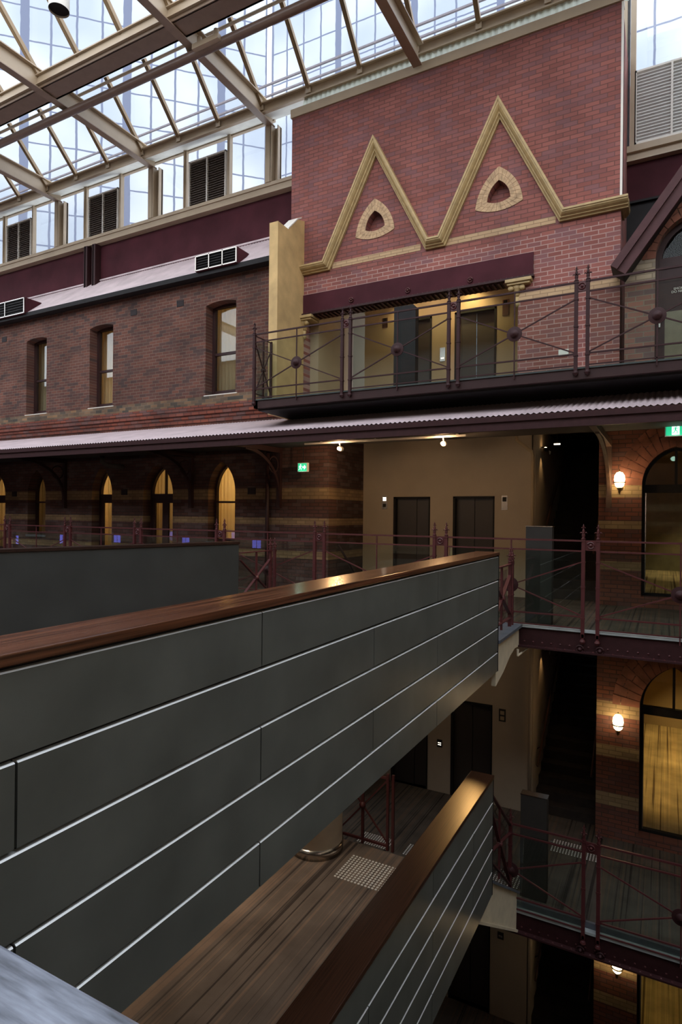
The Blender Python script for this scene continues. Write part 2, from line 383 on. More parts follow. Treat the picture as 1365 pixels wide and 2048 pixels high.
# levels and planes (metres)
ZU, ZM, ZL, ZB = 3.85, 0.0, -4.374, -8.75
DG, YW, YR, YL, YC = 9.48, 11.05, 12.45, 12.68, 12.0
XCOR = -6.24          # corner where the old wall turns to the lift lobby
XLR = -2.404          # right end of the lift wall
XRW = -1.144          # left edge of banded pier

# ================================================================== STRUCTURE
# old upper/middle wall on the left
upw = [(-9.622, -8.728), (-13.632, -12.743), (-16.295, -15.403)]
ups = [seg_arch(a, b_, 4.41, 6.54, .06) for a, b_ in upw]
struct_wall_upper = wall('wall_upper_left', rect(-36, -7.05, 3.62, 7.30), ups, YW, .34, 'oldbrick')
gth = [(-9.50, -8.707, 1.00, 2.18, 2.86), (-11.60, -10.607, 0.03, 2.1, 2.86), (-13.489, -12.727, 0.03, 2.12, 2.86), (-16.18, -15.391, 1.0, 2.15, 2.83), (-18.2, -17.22, 0.03, 2.1, 2.84)]
gl = [gothic(*g) for g in gth]
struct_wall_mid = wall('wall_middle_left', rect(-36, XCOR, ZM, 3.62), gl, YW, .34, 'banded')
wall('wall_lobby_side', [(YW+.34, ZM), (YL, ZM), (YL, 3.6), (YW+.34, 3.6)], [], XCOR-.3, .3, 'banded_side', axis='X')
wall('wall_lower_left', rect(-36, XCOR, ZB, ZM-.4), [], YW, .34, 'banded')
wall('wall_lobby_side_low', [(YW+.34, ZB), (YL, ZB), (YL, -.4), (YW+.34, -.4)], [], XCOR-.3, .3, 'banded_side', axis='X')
# brick ledge and corbels under the upper windows
mb = MB(); mb.box(-36, -7.3, YW-.05, YW+.02, 4.19, 4.40); struct('trim_1', mb, brick('ledge_brick', (.26, .15, .08), (.12, .085, .06), (.17, .13, .09), bw=.22, rh=.076, dark=(.05, .05, .045), darkamt=.9, stain=.4))
mb = MB()
for z0, z1, d in ((4.08, 4.19, .12), (3.98, 4.08, .10), (3.90, 3.98, .06), (3.80, 3.90, .035)): mb.box(-36, -7.3, YW-d, YW+.02, z0, z1)
struct('trim_2', mb, brick('corbel_brick', (.22, .065, .04), (.14, .045, .032), (.06, .03, .025), bw=.24, rh=.09, darkamt=.6))

# tower front (lift tower) : outer with opening to the upper lobby
def qp(px, py, Y=YW): p = at(px, py, Y=Y); return (p.x, p.z)
def reul(pts, bul, k=9):
    out = []
    for i in range(3):
        a, b2 = Vector(pts[i]), Vector(pts[(i+1) % 3]); d = b2-a; n_ = Vector((-d.y, d.x)).normalized()
        cen = sum((Vector(p) for p in pts), Vector((0, 0)))/3
        if n_.dot((a+b2)/2-cen) < 0: n_ = -n_
        for j in range(k):
            t = j/k; q = a+d*t+n_*(bul*d.length*4*t*(1-t)); out.append((q.x, q.y))
    return out
tri = [([(750.5, 421.5), (770.5, 451), (731.8, 461.5)], [(750.5, 397.5), (790, 457), (712, 476)]), ([(998.7, 360.3), (1021.8, 393.7), (975, 405.3)], [(998.7, 333.2), (1047, 399.4), (951.4, 421.4)])]
tin = [reul([qp(*p) for p in t[0]], .13) for t in tri]; tout = [reul([qp(*p) for p in t[1]], .12) for t in tri]
opn = rect(-6.93, -2.383, ZU-.15, 5.93)
tower_out = [(-7.25, 10.24), (-7.25, ZU-.3), (-6.93, ZU-.3), (-6.93, 5.93), (-2.383, 5.93), (-2.383, ZU-.3), (-.717, ZU-.3), (-.717, 10.24)]
wall('wall_tower_front', tower_out, tin, YW, .32, 'tower')
mb = MB(); mb.box(-1.04, -.72, YW+.32, 13.4, ZU-.3, 10.24); struct('wall_tower_right', mb, 'tower_side')
mb = MB(); mb.box(-7.25, -6.95, YW+.32, 13.4, 6.8, 10.24); struct('wall_tower_left', mb, 'tower_side')
mb = MB(); mb.box(-7.25, -.72, YW+.33, YW+.5, 6.75, 10.2); struct('wall_tower_core', mb, 'maroon_wall')
for i, lp in enumerate(tin):       # recessed brick behind the three-cornered openings
    mb = MB(); mb.prism([(u, YW+.18, z) for u, z in lp], (0, .03, 0)); struct('wall_recess', mb, 'tower')
# voussoir surrounds
for i, (a, b_) in enumerate(zip(tin, tout)):
    mb = MB(); k = len(a)
    tt = []
    for j in range(k):
        for q in range(1):
            a0, a1, b0, b1 = [Vector(v) for v in (a[j], a[(j+1) % k], b_[j], b_[(j+1) % k])]
            for (s0, s1) in ((0, .49), (.51, 1)):
                for (t0, t1) in ((.03, .97),):
                    def pt(t, s): return (a0.lerp(a1, t)).lerp(b0.lerp(b1, t), s)
                    c4 = [pt(t0, s0), pt(t1, s0), pt(t1, s1), pt(t0, s1)]
                    mb.prism([(c.x, YW-.014, c.y) for c in c4], (0, .0135, 0))
    o = mb.build('arch_surround', 'sand'); tag(o, ['small three-cornered ring of sand bricks under the lower left gable moulding', 'large three-cornered ring of sand bricks under the tall right gable moulding'][i], 'brick surround')
# sand bands
for i, (x0, x1, z0, z1) in enumerate(((-6.21, -4.25, 6.795, 6.92), (-3.95, -1.75, 6.775, 6.905), (-2.37, -.72, 5.51, 5.65))):
    mb = MB(); mb.box(x0, x1, YW-.006, YW+.01, z0, z1); struct('trim_%d' % (3+i), mb, 'sandband')
# beige cap over the tower
mb = MB(); mb.box(-7.27, -.70, YW-.04, YW+.2, 10.24, 10.42); struct('trim_6', mb, 'beige_steel')
# white edge strip on the tower corner
mb = MB(); mb.box(-.735, -.70, YW-.01, YW+.03, 6.9, 10.24); struct('trim_7', mb, 'whitepaint')

# gable moulding: profile swept along a zig-zag
def sweep(path, prof, mat, name):
    P = [Vector(p) for p in path]; n_ = len(P); rows = []
    for i in range(n_):
        e1 = (P[i]-P[i-1]).normalized() if i else (P[1]-P[0]).normalized()
        e2 = (P[i+1]-P[i]).normalized() if i < n_-1 else e1
        n1 = Vector((e1.y, -e1.x)); n2 = Vector((e2.y, -e2.x)); m_ = (n1+n2).normalized(); k = 1/max(.2, m_.dot(n1))
        rows.append([(P[i]+m_*(o_*k), d) for o_, d in prof])
    mb = MB(); k = len(prof)
    vs = [(q.x, YW-d, q.y) for r in rows for q, d in r]; fs = []
    for i in range(n_-1):
        for j in range(k-1): fs.append((i*k+j, i*k+j+1, (i+1)*k+j+1, (i+1)*k+j))
    fs.append(tuple(range(k))); fs.append(tuple((n_-1)*k+j for j in range(k)))
    mb.add(vs, fs); return mb
pts = [(597.9, 530.2), (643.8, 520), (745.7, 268.6), (855.2, 476.2), (875.2, 471.4), (996.5, 189.2), (1128.4, 416.3), (1256.9, 390.4)]
gp = []
for p in pts: q = at(*p, Y=YW-.2); gp.append((q.x, q.z))
for i in (0, 1, 3, 4, 6, 7): gp[i] = (gp[i][0], 6.925)
prof = [(0, 0), (0, .2), (.035, .2), (.035, .185), (.06, .18), (.085, .15), (.105, .11), (.12, .105), (.125, .08), (.14, .06), (.155, .055), (.155, 0)]
gm = thing('gable_moulding', 'ochre zig-zag moulding with two tall gables across the red brick tower', 'moulding', (gp[0][0], YW, gp[0][1]))
sweep(gp, prof, 'gold', 'm').build('moulding_run', 'gold', gm)
mb = MB(); xr = gp[-1][0]
for o0, d in ((0, .2), (.035, .185), (.06, .15), (.085, .11), (.12, .06)):
    mb.box(-.72, -.72+d*.62, YW-.02, YW+.42, 6.925-o0-.035, 6.925-o0)
mb.build('corner_return', 'gold', gm)

# girder over the upper lobby opening
g = sroot('lobby_girder', (-4.5, YW, 5.9))
mb = MB(); mb.box(-6.94, -2.12, YW-.03, YW+.12, 5.93, 6.34); mb.build('girder_web', 'maroon_wall', g)
mb = MB(); mb.box(-6.94, -2.10, YW-.09, YW+.30, 5.89, 5.93)
mb.build('flange', 'maroon', g)
mb = MB(); x = -6.88
while x < -2.15:
    mb.lathe((x, YW-.065, 5.93), [(.014, 0), (.014, .008), (.006, .014)], 6); mb.box(x+.03, x+.07, YW-.03, YW+.25, 5.865, 5.892); x += .10
mb.build('rivets', 'maroon_rail', g)
for px, py in ((703, 600), (816, 581), (941, 560)):
    p = at(px, py, Y=YW-.04); mb = MB(); mb.ring((p.x, YW-.045, p.z), .045, .012, k=16); mb.lathe((p.x, YW-.03, p.z), [(.02, 0), (.03, -.02), (.012, -.04)], 10, 'y')
    mb.build('rosette', 'maroon_rail', g, smooth=True)

# capitals carrying the girder
def capital(x, y, z, lab):
    t = thing('capital', lab, 'capital', (x, y, z), None)
    mb = MB(); mb.box(x-.23, x+.23, y-.15, y+.2, z-.06, z); mb.box(x-.20, x+.20, y-.12, y+.2, z-.10, z-.06); mb.build('abacus', 'gold', t, bevel=.008)
    mb = MB(); mb.lathe((x-.04, y+.02, z-.26), [(.04, -.02), (.05, .0), (.06, .03), (.09, .10), (.12, .15), (.10, .16)], 12)
    for sx in (-1, 1): mb.lathe((x-.04+sx*.10, y-.06, z-.145), [(.045, -.03), (.05, 0), (.045, .04)], 12, 'y')
    mb.build('carved_bell', 'gold', t, smooth=True)
    mb = MB(); mb.lathe((x-.04, y+.02, z-.45), [(.0, -.02), (.04, 0), (.05, .05), (.035, .1), (.045, .16)], 10); mb.build('drop', 'gold', t, smooth=True)
p = at(1040, 562, Y=YW); capital(p.x, YW, 5.88, 'ochre carved capital under the right end of the maroon lintel')
p = at(610, 632, Y=YW); capital(-6.86, YW, 5.88, 'ochre carved capital under the left end of the maroon lintel')

# ochre rendered party wall with a V-notched top
p0 = at(538, 600, Y=10.05).x; p1 = at(555, 600, Y=10.05).x
side = [(10.05, ZU-.35), (11.08, ZU-.35), (11.08, 0), (10.75, 0), (10.62, 0), (10.5, 0), (10.42, 0), (10.05, 0)]
zt = at(555, 441, Y=10.05, ).z; xs = p1
def zs(px, py): q = at(px, py, X=xs); return (q.y, q.z)
prof_s = [zs(557, 442), zs(577, 458), zs(587, 448), zs(596, 439), zs(603, 437)]
poly = [(10.05, ZU-.19), (11.06, ZU-.19), (11.06, prof_s[-1][1])]+[(min(y, 11.05), z) for y, z in prof_s[::-1][1:]]+[(10.05, prof_s[0][1])]
pw = thing('party_wall', 'ochre rendered wall end with a V-notched top between the brown and red brick', 'wall end', (p0, 10.05, ZU-.3))
mb = MB(); mb.prism([(p0, y, z) for y, z in poly], (p1-p0, 0, 0)); mb.build('rendered_wall', 'plaster', pw)
mb = MB(); c = [(p0-.02, y, z) for y, z in prof_s[1:]]
for a, b_ in zip(c, c[1:]): mb.hexa([(a[0], a[1], a[2]), (p1+.01, a[1], a[2]), (p1+.01, a[1], a[2]+.03), (a[0], a[1], a[2]+.03)], [(b_[0], b_[1], b_[2]), (p1+.01, b_[1], b_[2]), (p1+.01, b_[1], b_[2]+.03), (b_[0], b_[1], b_[2]+.03)])
mb.build('white_coping', 'whitepaint', pw)

# roof strip, gutter, maroon upstand, clerestory sill
def corr(x0, x1, ya, za, yb, zb, per=.09, amp=.01, k=4):
    mb = MB(); n_ = int((x1-x0)/per*k); vs = []; fs = []
    L = math.hypot(yb-ya, zb-za); ny, nz = -(zb-za)/L, (yb-ya)/L
    for i in range(n_+1):
        x = x0+(x1-x0)*i/n_; o_ = amp*math.cos(2*PI*i/k)
        vs += [(x, ya+ny*o_, za+nz*o_), (x, yb+ny*o_, zb+nz*o_)]
    for i in range(n_): fs.append((2*i, 2*i+2, 2*i+3, 2*i+1))
    mb.add(vs, fs); return mb
o = corr(-36, -7.0, 10.83, 7.27, YC, 8.27, per=.085).build('roof_strip', 'zinc', None, fix=False); o['kind'] = 'structure'
mb = MB(); mb.box(-36, -7.62, 10.78, 11.0, 7.14, 7.25); struct('trim_8', mb, 'black')
mb = MB(); mb.box(-36, -7.0, YC-.02, YC+.1, 8.15, 9.28); struct('wall_upstand', mb, 'maroon_wall')
mb = MB(); mb.box(-36, -7.0, YC-.06, YC-.02, 8.26, 8.30); struct('trim_9', mb, 'zinc')
mb = MB(); mb.box(-36, -7.24, YC-.20, YC+.1, 9.27, 9.30); mb.box(-36, -7.24, YC-.17, YC-.13, 9.30, 9.44); mb.box(-36, -7.24, YC-.20, YC+.12, 9.44, 9.52); struct('trim_10', mb, 'beige_steel')
# maroon stub columns on the roof strip
for i, (xa) in enumerate((177, 193)):
    x = at(xa, 530, Y=YC-.1).x
    mb = MB(); mb.box(x-.02, x+.09, YC-.22, YC, 8.1, 9.27); mb.box(x-.05, x+.02, YC-.22, YC-.16, 8.1, 9.27)
    o = mb.build('stub_column', 'maroon'); o['kind'] = 'structure'

# window sets -------------------------------------------------------
def sash_window(n_, x0, x1, z0, z1, y, zmid):
    r = sroot('window_%d' % n_, (x0, y, z0)); lp = rect(x0, x1, z0, z1); il = inset_loop(lp, .07)
    framebars(MB(), lp, il, y, y+.10).build('window_frame', 'darkframe', r)
    mb = MB(); mb.box(x0+.06, x1-.06, y+.02, y+.08, zmid-.03, zmid+.03); mb.build('meeting_rail', 'darkframe', r)
    mb = MB(); mb.box(x0+.05, x1-.05, y+.03, y+.08, z0+.05, z0+.13); mb.build('sash_bottom', 'darkframe', r)
    mb = MB(); mb.box(x0+.05, x1-.05, y+.045, y+.05, z0+.05, z1-.05); mb.build('pane', 'win_glass', r)
    mb = MB(); mb.hexa([(x0-.02, y-.27, z0-.04), (x1+.02, y-.27, z0-.04), (x1+.02, y+.02, z0-.02), (x0-.02, y+.02, z0-.02)], [(x0-.02, y-.27, z0-.015), (x1+.02, y-.27, z0-.015), (x1+.02, y+.02, z0+.03), (x0-.02, y+.02, z0+.03)]); mb.build('window_sill', 'whitepaint', r)
    return r
for i, (a, b_) in enumerate(upw): sash_window(i+1, a, b_+.03, 4.44, 6.60, YW+.24, 5.44)
def curtain(x0, x1, z0, z1, y, label, folds=9, amp=.03, grp=None):
    k = folds*8; vs = []; fs = []
    for i in range(k+1):
        x = x0+(x1-x0)*i/k; d = amp*math.sin(2*PI*folds*i/k+.6*math.sin(i*.7))
        vs += [(x, y+d, z0), (x, y+d*.8, z1)]
    for i in range(k): fs.append((2*i, 2*i+2, 2*i+3, 2*i+1))
    o = MB().add([Vector(v)-Vector((x0, y, z0)) for v in vs], fs).build('curtain', 'curtain', None, smooth=True, fix=False); o.location = (x0, y, z0)
    tag(o, label, 'curtain', grp); return o
curtain(-9.7, -8.65, 4.4, 6.7, YW+.5, 'sheer cream curtain in the upper window nearest the ochre wall end')
curtain(-13.75, -12.65, 4.4, 6.7, YW+.5, 'sheer cream curtain in the middle upper window, brightest at its foot')
curtain(-16.4, -15.3, 4.4, 6.7, YW+.5, 'grey-looking sheer curtain in the leftmost upper window')
# gothic openings of the middle floor
def gothic_window(n_, g_, door, y=YW+.24):
    x0, x1, z0, zsp, za = g_
    r = sroot(('door_%d' if door else 'window_%d') % n_, (x0, y, z0)); lp = gothic(*g_); il = inset_loop(lp, .055)
    framebars(MB(), lp, il, y, y+.09).build('frame', 'darkframe', r)
    zt_ = 2.0
    if door:
        mb = MB(); mb.box(x0+.03, x1-.03, y+.0, y+.10, zt_-.02, zt_+.13); mb.build('transom', 'darkframe', r)
        leaves = 2 if door == 2 else 1
        w = (x1-x0-.10)/leaves
        for q in range(leaves):
            a = x0+.05+w*q; b2 = a+w; lf = MB(); o_ = rect(a, b2, z0, zt_-.02); ii = [(a+.10, z0+.55), (b2-.10, z0+.55), (b2-.10, zt_-.10), (a+.10, zt_-.10)]
            framebars(lf, o_, ii, y+.02, y+.07); lf.build('door_leaf', 'darkframe', r)
            mb = MB(); mb.box(a+.09, b2-.09, y+.04, y+.045, z0+.5, zt_-.08); mb.build('door_glass', 'win_glass', r)
        if door == 2:
            xm = (x0+x1)/2; mb = MB(); mb.box(xm-.02, xm+.02, y+.02, y+.08, zt_+.1, za-.05); mb.build('mullion', 'darkframe', r)
        mb = MB(); mb.prism([(u, y+.05, max(z, zt_+.1)) for u, z in il], (0, .004, 0)); mb.build('fanlight', 'win_glass', r)
    else:
        mb = MB(); mb.box(x0+.04, x1-.04, y+.01, y+.08, 1.90, 1.945); mb.build('meeting_rail', 'darkframe', r)
        mb = MB(); mb.prism([(u, y+.05, z) for u, z in il], (0, .004, 0)); mb.build('pane', 'win_glass', r)
        mb = MB(); mb.box(x0-.03, x1+.03, y-.28, y+.02, z0-.06, z0); mb.build('window_sill', 'slate', r)
for i, (g_, dr) in enumerate(zip(gth, (0, 2, 1, 0, 1))): gothic_window(4+i, g_, dr)
curtain(-9.62, -8.6, .9, 3.0, YW+.48, 'golden back-lit curtain filling the pointed window nearest the lift lobby', 10)
curtain(-11.7, -10.95, .1, 3.0, YW+.5, 'pleated curtain behind the left leaf of the pointed double door', 7)
curtain(-10.9, -10.3, .1, 3.0, YW+.5, 'pleated curtain behind the right leaf of the pointed double door', 6)
curtain(-13.45, -12.95, .1, 3.0, YW+.5, 'golden curtain drawn to one side behind the narrow pointed door', 5)
curtain(-16.25, -15.2, .9, 3.0, YW+.5, 'dim striped curtain in the pointed window second from the left edge', 9)
curtain(-18.3, -17.1, .1, 3.0, YW+.5, 'amber curtain in the pointed doorway cut by the left edge', 9)
# rooms behind the old wall
mb = MB()
for z0, z1 in ((0, 3.55), (3.95, 7.0)):
    mb.box(-36, -7.3, 13.2, 13.3, z0, z1); mb.box(-36, -7.3, YW+.34, 13.3, z1, z1+.1); mb.box(-36, -7.3, YW+.34, 13.3, z0-.12, z0-.02)
    for x in (-7.32, -9.95, -11.95, -14.5, -16.9, -19.5): mb.box(x-.05, x+.05, YW+.34, 13.3, z0, z1)
struct('wall_rooms', mb, 'roomwall')
for x, z, e in ((-9.1, 2.6, 55), (-11.1, 2.6, 22), (-13.1, 2.5, 36), (-15.7, 2.5, 5), (-17.7, 2.5, 30), (-9.1, 6.5, 7), (-13.1, 5.0, 12), (-15.9, 6.4, 1.5)):
    lamp('room_light', 'POINT', (x, 12.5, z), e, (1, .66, .30), .15)

# lift lobby walls at every level -----------------------------------
def lobby(z, ztop, n0, tag_):
    wall('wall_lift_%s' % tag_, rect(XCOR, XLR, z, ztop), [rect(-5.469, -4.596, z+.0, z+2.065), rect(-4.073, -3.177, z, z+2.075)], YL, .35, 'cream_lobby')
    for i, (a, b_) in enumerate(((-5.469, -4.596), (-4.073, -3.177))):
        d = sroot('door_%d' % (n0+i), (a, YL, z)); h = z+2.07
        mb = MB(); mb.box(a, a+.05, YL-.01, YL+.14, z, h); mb.box(b_-.03, b_, YL-.01, YL+.14, z, h); mb.box(a, b_, YL-.01, YL+.14, h-.04, h); mb.build('door_frame', 'black', d)
        xm = a+.6*(b_-a) if i == 0 else a+.5*(b_-a)
        mb = MB(); mb.box(a+.04, xm-.003, YL+.10, YL+.13, z, h-.03); mb.build('door_leaf', 'blacksteel', d)
        mb = MB(); mb.box(xm+.003, b_-.03, YL+.12, YL+.15, z, h-.03); mb.build('door_leaf', 'blacksteel', d)
    mb = MB(); mb.box(XCOR, XLR, YL+.35, YL+.4, z, ztop); mb.build('wall_lift_shaft', 'black')['kind'] = 'structure'
lobby(ZM, 3.5, 20, 'middle'); lobby(ZL, -.4, 22, 'low'); lobby(ZB, ZL-.4, 24, 'bottom')
wall('wall_lift_upper', rect(XCOR, -1.04, ZU, 6.75), [rect(-5.469, -4.596, ZU, ZU+2.2), rect(-4.073, -3.177, ZU, ZU+2.2)], YL, .35, 'cream')
for i, (a, b_) in enumerate(((-5.469, -4.596), (-4.073, -3.177))):
    d = sroot('door_%d' % (26+i), (a, YL, ZU)); h = ZU+2.2
    mb = MB(); mb.box(a, a+.05, YL-.01, YL+.14, ZU, h); mb.box(b_-.04, b_, YL-.01, YL+.14, ZU, h); mb.box(a, b_, YL-.01, YL+.14, h-.05, h); mb.build('door_frame', 'black', d)
    xm = (a+b_)/2
    mb = MB(); mb.box(a+.04, xm-.003, YL+.10, YL+.13, ZU, h-.03); mb.build('door_leaf', 'blacksteel', d)
    mb = MB(); mb.box(xm+.003, b_-.03, YL+.12, YL+.15, ZU, h-.03); mb.build('door_leaf', 'blacksteel', d)
mb = MB(); mb.box(-6.93, -6.72, YW+.32, YL+.2, ZU, 6.75); struct('wall_upper_lobby_left', mb, 'cream')
mb = MB(); mb.box(-2.383, -1.04, YW+.32, YW+.5, ZU, 6.75); struct('wall_upper_lobby_right', mb, 'cream')
mb = MB(); mb.box(-6.8, -6.2, 15.2, 15.3, ZU, 6.75); mb.box(-6.84, -6.74, YL, 15.3, ZU, 6.75); struct('wall_upper_corridor', mb, 'cream_lobby')
mb = MB(); mb.box(-7.0, -1.0, YW+.3, 15.3, 6.7, 6.8); struct('ceiling_upper_lobby', mb, 'cream')
# side wall beside the stairs (cream) and stairs
def stairs(z, ztop, lvl):
    mb = MB(); mb.box(XLR-.02, XLR+.05, YL-.0, 19, z, ztop); struct('wall_stair_left_%s' % lvl, mb, 'cream_lobby')
    r = sroot('staircase', (XLR, YL, z)); mb = MB()
    for k in range(24):
        y = YL+.15+k*.27; mb.box(XLR+.05, XRW-.03, y, y+.30, z, z+.18*(k+1)) if z+.18*(k+1) < ztop else None
    mb.build('steps', plain('dark_stair_carpet', (.035, .028, .024), .95, var=.2), r)
    mb = MB(); mb.tube([(XLR+.13, YL+.1, z+.95), (XLR+.13, YL+6, z+.95+4.0)], .022, 8)
    for k in range(5): yy = YL+.5+k*1.1; mb.bar((XLR+.13, yy, z+.95+(yy-YL-.1)*.678), (XLR+.04, yy, z+.88+(yy-YL-.1)*.678), .02)
    mb.build('handrail', plain('dark_timber_handrail', (.07, .03, .018), .4), r, smooth=False)
    mb = MB(); mb.tube([(XRW-.11, YL+.1, z+.95), (XRW-.11, YL+6, z+.95+4.0)], .022, 8); mb.build('handrail', plain('dark_timber_handrail', (.07, .03, .018), .4), r)
    mb = MB(); mb.box(XLR, XRW, 19, 19.1, z, ztop+2); struct('wall_stair_end_%s' % lvl, mb, 'black')
mb = MB(); mb.box(XLR-.1, XRW+.36, YL-.25, 19.2, 3.5, 3.6); struct('ceiling_stair', mb, 'black')
stairs(ZM, 3.5, 'middle'); stairs(ZL, -.4, 'low'); stairs(ZB, ZL-.4, 'bottom')

# right banded wall with arched doorways ----------------------------
jl = -.41; jr = .70
arch_m = gothic(jl, jr, .20, 2.25, 2.95, 12); arch_l = gothic(jl, jr, ZL+.17, -1.85, -1.03, 12); arch_b = gothic(jl, jr, ZB+.2, -6.2, -5.3, 12)
wall('wall_right_middle', rect(XRW, 7, ZM, 3.5), [arch_m], YR, .4, 'rwall')
wall('wall_right_low', rect(XRW, 7, ZL, -.4), [arch_l], YR, .4, 'rwall')
wall('wall_right_bottom', rect(XRW, 7, ZB, ZL-.4), [arch_b], YR, .4, 'rwall')
mb = MB(); mb.box(XRW, XRW+.35, YR+.4, 19, ZB, 3.5); struct('wall_stair_right', mb, 'banded_side')
def arch_ring(g_, w_, n_, label, y=YR):
    x0, x1, zsp, za = g_; a = gothic(x0, x1, zsp-.05, zsp, za, n_)[2:]; b_ = gothic(x0-w_, x1+w_, zsp-.05, zsp, za+w_*1.25, n_)[2:]
    mb = MB()
    for i in range(len(a)-1):
        for s0, s1 in (((0, .48), (.52, 1)), ((0, .68), (.72, 1)))[i % 2]:
            f_ = lambda t, s: Vector(a[i]).lerp(Vector(a[i+1]), t).lerp(Vector(b_[i]).lerp(Vector(b_[i+1]), t), s)
            mb.prism([(q.x, y-.010, q.y) for q in (f_(.05, s0), f_(.95, s0), f_(.95, s1), f_(.05, s1))], (0, .0095, 0))
    o = mb.build('brick_arch', plain('arch_bricks', (.22, .085, .055), .85, var=.28, scale=4)); tag(o, label, 'brick arch')
arch_ring((jl, jr, 2.25, 2.95), .42, 9, 'red brick arch over the doorway beside the middle wall lamp')
arch_ring((jl, jr, -1.85, -1.03), .46, 9, 'red brick arch over the golden-lit doorway on the lower floor')
def arched_door(n_, z0, zsp, za, ztr, y=YR+.22):
    r = sroot('door_%d' % n_, (jl, y, z0)); lp = gothic(jl, jr, z0, zsp, za, 12); il = inset_loop(lp, .05)
    framebars(MB(), lp, il, y, y+.1).build('door_frame', 'black', r)
    mb = MB(); mb.box(jl+.03, jr-.03, y-.01, y+.1, ztr-.15, ztr); mb.build('transom', 'black', r)
    xm = (jl+jr)/2; mb = MB(); mb.box(xm-.022, xm+.022, y, y+.08, ztr-.02, za-.06); mb.build('mullion', 'black', r)
    mb = MB(); mb.prism([(u, y+.05, max(z, ztr-.02)) for u, z in il], (0, .004, 0)); mb.build('fanlight', 'win_glass', r)
    mb = MB(); mb.box(jl+.05, jr-.05, y+.05, y+.056, z0, ztr-.13); mb.build('door_glass', 'glass', r)
    mb = MB(); mb.box(jl+.05, jr-.05, y+.03, y+.07, z0, z0+.025); mb.build('brass_threshold', 'brass', r)
    mb = MB(); mb.box(jl+.05, jl+.068, y+.03, y+.07, z0, ztr-.14); mb.build('steel_edge', 'chrome', r)
arched_door(30, .20, 2.25, 2.95, 2.27); arched_door(31, ZL+.17, -1.85, -1.03, -1.86); arched_door(32, ZB+.2, -6.2, -5.3, -6.2)
# corridors behind the arched doors
def corridor(z, lvl, e, ye, colr):
    mb = MB(); mb.box(-.79, 3.4, YR+.4, ye, z-.1, z); struct('floor_corridor_%s' % lvl, mb, 'carpet_gold')
    mb = MB(); mb.box(-.79, 3.4, ye, ye+.1, z, z+3.5); mb.box(3.4, 3.5, YR+.4, ye, z, z+3.5); mb.box(-.78, -.75, YR+.4, ye, z, z+3.5); mb.box(-.79, 3.5, YR+.4, ye, z+3.3, z+3.4)
    struct('wall_corridor_%s' % lvl, mb, 'cream')
    for x, y, e_ in e: lamp('corridor_downlight', 'SPOT', (x, y, z+3.2), e_, colr, .05, (x, y, z), 75, .7)
M['carpet_gold'] = stripes('striped_corridor_carpet', (.33, .25, .14), (.10, .065, .035), (.42, .30, .16))
corridor(.17, 'middle', ((.5, 15.0, 60), (.8, 18.0, 200)), 19.5, (1, .75, .42))
corridor(ZL+.15, 'low', ((.45, 15.3, 260), (.75, 18.0, 280), (.3, 13.2, 18)), 19.4, (1, .66, .24))
corridor(ZB+.18, 'bottom', ((.6, 14.5, 70), (1, 18, 60)), 19.4, (1, .68, .2))
mb = MB(); dd = at(1352, 1050, Y=19.4)
r = sroot('door_33', (dd.x-1.0, 19.4, .2)); mb.box(-.72, .74, 19.34, 19.38, .17, 2.4); mb.build('door_leaf', plain('olive_door', (.22, .19, .11), .5), r)
mb = MB(); mb.box(.62, .67, 19.30, 19.34, 1.18, 1.25); mb.build('handle', 'whitepaint', r)

# gallery floors ------------------------------------------------------
def gallery(z, lvl, x0=-36, x1=7, y0=DG, th=.33, yb=YL+.25, cm='carpet_dark'):
    mb = MB(); mb.box(x0, x1, y0+.06, yb, z-.06, z+.0); struct('floor_%s' % lvl, mb, cm)
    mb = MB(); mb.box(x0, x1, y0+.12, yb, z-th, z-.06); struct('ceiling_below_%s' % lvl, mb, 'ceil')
    g_ = sroot('girder_%s' % lvl, (x0, y0, z-th))
    mb = MB(); mb.box(x0, x1, y0+.02, y0+.12, z-th+.02, z-.03); mb.build('girder_web', 'maroon', g_)
    mb = MB(); mb.box(x0, x1, y0-.06, y0+.2, z-th-.0, z-th+.025); mb.build('flange', 'maroon', g_)
    mb = MB(); mb.box(x0, x1, y0-.012, y0+.08, z-.03, z+.006); mb.build('deck_edge', plain('pale_deck_nosing', (.40, .43, .43), .35), g_)
    mb = MB(); x = -9.5
    while x < 1.8:
        mb.lathe((x, y0-.03, z-th+.025), [(.014, 0), (.013, .008), (.005, .013)], 6)
        mb.lathe((x+.06, y0+.02, z-th+.085), [(.014, 0), (.013, -.008), (.005, -.013)], 6, 'y'); x += .13
    mb.build('rivets', 'maroon_rail', g_)
    return g_
gm_ = gallery(ZM, 'middle'); gl_ = gallery(ZL, 'low', x0=-36)
mb = MB(); mb.box(-36, 7, 0, 20, ZB-.2, ZB); struct('floor_bottom', mb, 'carpet_dark')
# upper balcony
mb = MB(); mb.box(-7.03, 7, DG+.06, YW+.4, ZU-.08, ZU); mb.box(-6.93, -1.04, YW+.4, 15.3, ZU-.08, ZU); struct('floor_upper', mb, 'carpet_dark')
g_ = sroot('girder_upper', (-7, DG, ZU-.2))
mb = MB(); mb.box(-7.04, 7, DG, DG+.1, ZU-.165, ZU-.02); mb.box(-7.04, -6.95, DG, YW, ZU-.165, ZU-.02); mb.build('girder_web', 'darkframe', g_)
mb = MB(); mb.box(-7.06, 7, DG-.02, DG+.1, ZU-.02, ZU+.004); mb.build('deck_edge', plain('dark_green_deck_edge', (.05, .065, .062), .35), g_)
mb = MB(); mb.box(-7.0, 7, DG+.1, YW, ZU-.20, ZU-.1); mb.build('soffit', 'black', g_)

